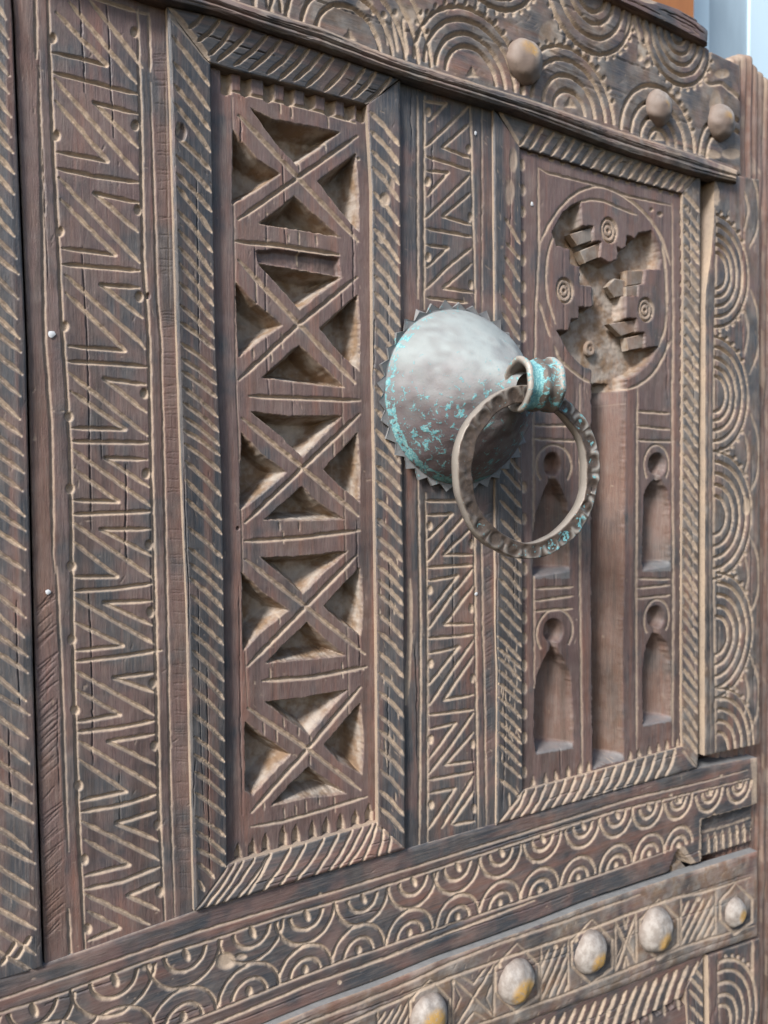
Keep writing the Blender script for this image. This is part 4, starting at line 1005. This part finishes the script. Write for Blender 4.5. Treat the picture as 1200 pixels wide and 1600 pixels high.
# ring: flat band with a row of pressed rings on its face
rc = at(826, 738, HNG)
S = depth_at(826, 738, HNG) / FOC
Rm, Wd, Tk = 123 * S, 26.0 * S, 18 * S
NT_, NF = 720, 16
PAT = 22
rr_ = np.random.default_rng(5)
th = np.linspace(0, 2 * math.pi, NT_, endpoint=False)
wobR = 1 + .010 * np.sin(2 * th + 1.1) + .008 * np.sin(3 * th + .4) + .004 * np.sin(7 * th)
sec = [(e, 0) for e in np.linspace(-1, 1, NF)]                 # face, from inner to outer edge
prof2 = [(-1.0, .55)] + [(-1, .15)] + [(e, 0) for e in np.linspace(-.92, .92, NF)] + [(1, .15), (1.0, .55), (.96, 1.0), (.7, 1.08), (-.7, 1.08), (-.96, 1.0)]
V, PA, WE = [], [], []
cellw = 2 * math.pi * Rm / PAT
for (e, dpt) in prof2:
    x = th * PAT / (2 * math.pi)
    fx = (x - np.floor(x) - .5 + .12 * np.sin(np.floor(x) * 7.3)) * cellw
    fy = (e + .05 + .12 * np.sin(np.floor(x) * 4.1)) * Wd / 2
    d = np.hypot(fx, fy)
    ridge = smooth(1 - abs(d - cellw * .42) / (cellw * .17)) * smooth((fy + cellw * .12) / (cellw * .15))
    pit = smooth((cellw * .30 - d) / (cellw * .12))
    z = dpt * Tk
    rel = np.zeros(NT_)
    if dpt == 0 and abs(e) < .95:
        rel = ridge * .00035 * (.6 + .4 * np.sin(th * 3 + 1)) - pit * .00022 + vnoise(np.cos(th) * (Rm * 1000 + e * Wd * 500) + 99, np.sin(th) * (Rm * 1000 + e * Wd * 500) + 99, 3.4, 77) * .0005
    R = Rm * wobR + e * Wd / 2 * (1 + .05 * np.sin(5 * th)) + vnoise(np.cos(th) * Rm * 1000 + 99, np.sin(th) * Rm * 1000 + 99, 9, 78 + int(e > 0)) * .0005
    off = Tk / 2 - z + rel
    P = np.stack([ax.x * R * np.cos(th) + nrm.x * off, ax.y * R * np.cos(th) + nrm.y * off, R * np.sin(th)], -1)
    V.append(P)
    right = np.cos(th) * .5 + .5
    cr = np.abs(np.sin(np.floor(x) * 12.9898 + .5))
    PA.append(np.clip(.26 + .10 * right * (dpt == 0) + .30 * pit * (dpt == 0) * cr * (.3 + .7 * right) + .30 * ridge * (dpt == 0) * right * (.5 + .5 * cr) + .12 * (np.sin(th) < -.5), 0, 1))
    WE.append(np.clip((.62 if abs(e) > .94 else .04) + ridge * .75 * (dpt == 0) * (.15 + .85 * right), 0, 1))
V = np.vstack(V); k = len(prof2)
j, i = np.meshgrid(np.arange(k), np.arange(NT_), indexing='ij')
Q = np.stack([j * NT_ + i, j * NT_ + (i + 1) % NT_, ((j + 1) % k) * NT_ + (i + 1) % NT_, ((j + 1) % k) * NT_ + i], -1).reshape(-1, 4)
ring = mesh_obj('ring', V, None, RINGM, KN, {'patina': np.concatenate(PA), 'wear': np.concatenate(WE)}, True, Q)
ring.location = (rc[0] - hc[0], -HNG, rc[2] - hc[2])
print('ring/hinge offset mm', (rc - hc) * 1000, 'Rm', Rm * 1000)

# ================================================================== what stands behind, at the upper right
def box(name, lo, hi, mat, parent=None, attrs=None, rot=None):
    x0, y0, z0 = lo; x1, y1, z1 = hi
    V = [(x0, y0, z0), (x1, y0, z0), (x1, y1, z0), (x0, y1, z0), (x0, y0, z1), (x1, y0, z1), (x1, y1, z1), (x0, y1, z1)]
    F = [[0, 1, 5, 4], [1, 2, 6, 5], [2, 3, 7, 6], [3, 0, 4, 7], [4, 5, 6, 7], [3, 2, 1, 0]]
    return mesh_obj(name, V, F, mat, parent, attrs, False)

# side post: rough rounded post to the right of the door
def post():
    top = [(1128, 104), (1134, 92), (1146, 85), (1162, 80), (1172, 82), (1180, 98), (1188, 108), (1196, 116), (1204, 140), (1215, 200)]
    N = 60
    xs = np.linspace(1128, 1290, N)
    ztop = at(xs, np.interp(xs, [p[0] for p in top], [p[1] for p in top]), -.009)
    V, T, Cc = [], [], []
    x_w = ztop[:, 0]; x0, x1 = x_w[0], x_w[-1]
    zb = at(1190, 1700, -.009)[2]
    rows = 420
    for i in range(rows):
        f_ = (i / (rows - 1))
        z = ztop[:, 2] * (1 - f_) + zb * f_
        ph = np.clip((x_w - x0) / .016, 0, 1)
        yy = .0115 - .0035 * np.sin(ph * math.pi / 2) + .0012 * np.sin(x_w * 900) + vnoise(x_w * 1000, z * 120, 3, 66) * .0009
        if i < 4: yy = yy + (.006, .0025, .0008, 0)[i]
        V.append(np.stack([x_w, yy, z], -1)); T.append(.15 + 0 * z); Cc.append(np.clip(smooth((.030 - (ztop[:, 2] - z)) / .03) * .45 + (vnoise(x_w * 1000, z * 150, 2.4, 67) > .55) * .4, 0, 1))
    V = np.vstack(V)
    idx = np.arange(rows * N).reshape(rows, N)
    Q = np.stack([idx[:-1, :-1], idx[1:, :-1], idx[1:, 1:], idx[:-1, 1:]], -1).reshape(-1, 4)
    back = V.copy(); back[:, 1] = .03
    n = len(V)
    e = np.concatenate([idx[0], idx[1:, -1], idx[-1, ::-1][1:], idx[::-1, 0][1:-1]])
    k = len(e); Qs = [Q, Q[:, ::-1] + n, np.stack([e, np.roll(e, -1), np.roll(e, -1) + n, e + n], -1)]
    tt = np.concatenate(T); cc = np.concatenate(Cc)
    o = mesh_obj('side_post', np.vstack([V, back]), None, WR, None, {'tone': np.r_[tt, tt], 'carved': np.r_[cc, cc * .3], 'dust': np.full(2 * n, .22)}, True, np.vstack(Qs))
    o['label'] = 'worn upright wooden post with a rounded top at the right edge of the door'; o['category'] = 'post'
    return o
post()

# board of the frame joining door and post, above and right
YB = .22
def bx(px, py): return at(px, py, -YB + .03)
a1, a2 = bx(1084, 0), bx(960, 0)
P_OR = plain('varnished orange wood', (.42, .17, .045), (.24, .085, .025), 60, .45, (1, 1, .1))
o = box('wooden_post', (a2[0] - .02, YB - .03, -.3), (a1[0], YB, .9), P_OR); o['label'] = 'orange-brown varnished wooden post behind the top of the door'; o['category'] = 'post'
BL = plain('pale blue paint', (.60, .74, .82), (.50, .66, .76), 14, .5, (1, 1, .3))
GR = plain('grey blue weathered paint', (.22, .29, .35), (.42, .53, .60), 26, .6, (1, 1, .25))
wall = thing('painted_wall', 'pale blue painted wall with a grey upright panel far behind the door', 'wall', (bx(1140, 50)[0], YB + .1, 0))
ox, oy = wall.location.x, wall.location.y
b1 = at(1108, 50, -oy)[0]; b2 = at(1172, 50, -oy)[0]
box('wall_panel', (-.9, 0, -.6), (b1 - ox, .03, 1.2), BL, wall)
box('recessed_panel', (b1 - ox, .004, -.6), (b2 - ox, .04, 1.2), GR, wall)
box('wall_panel', (b2 - ox, 0, -.6), (1.6, .03, 1.2), BL, wall)
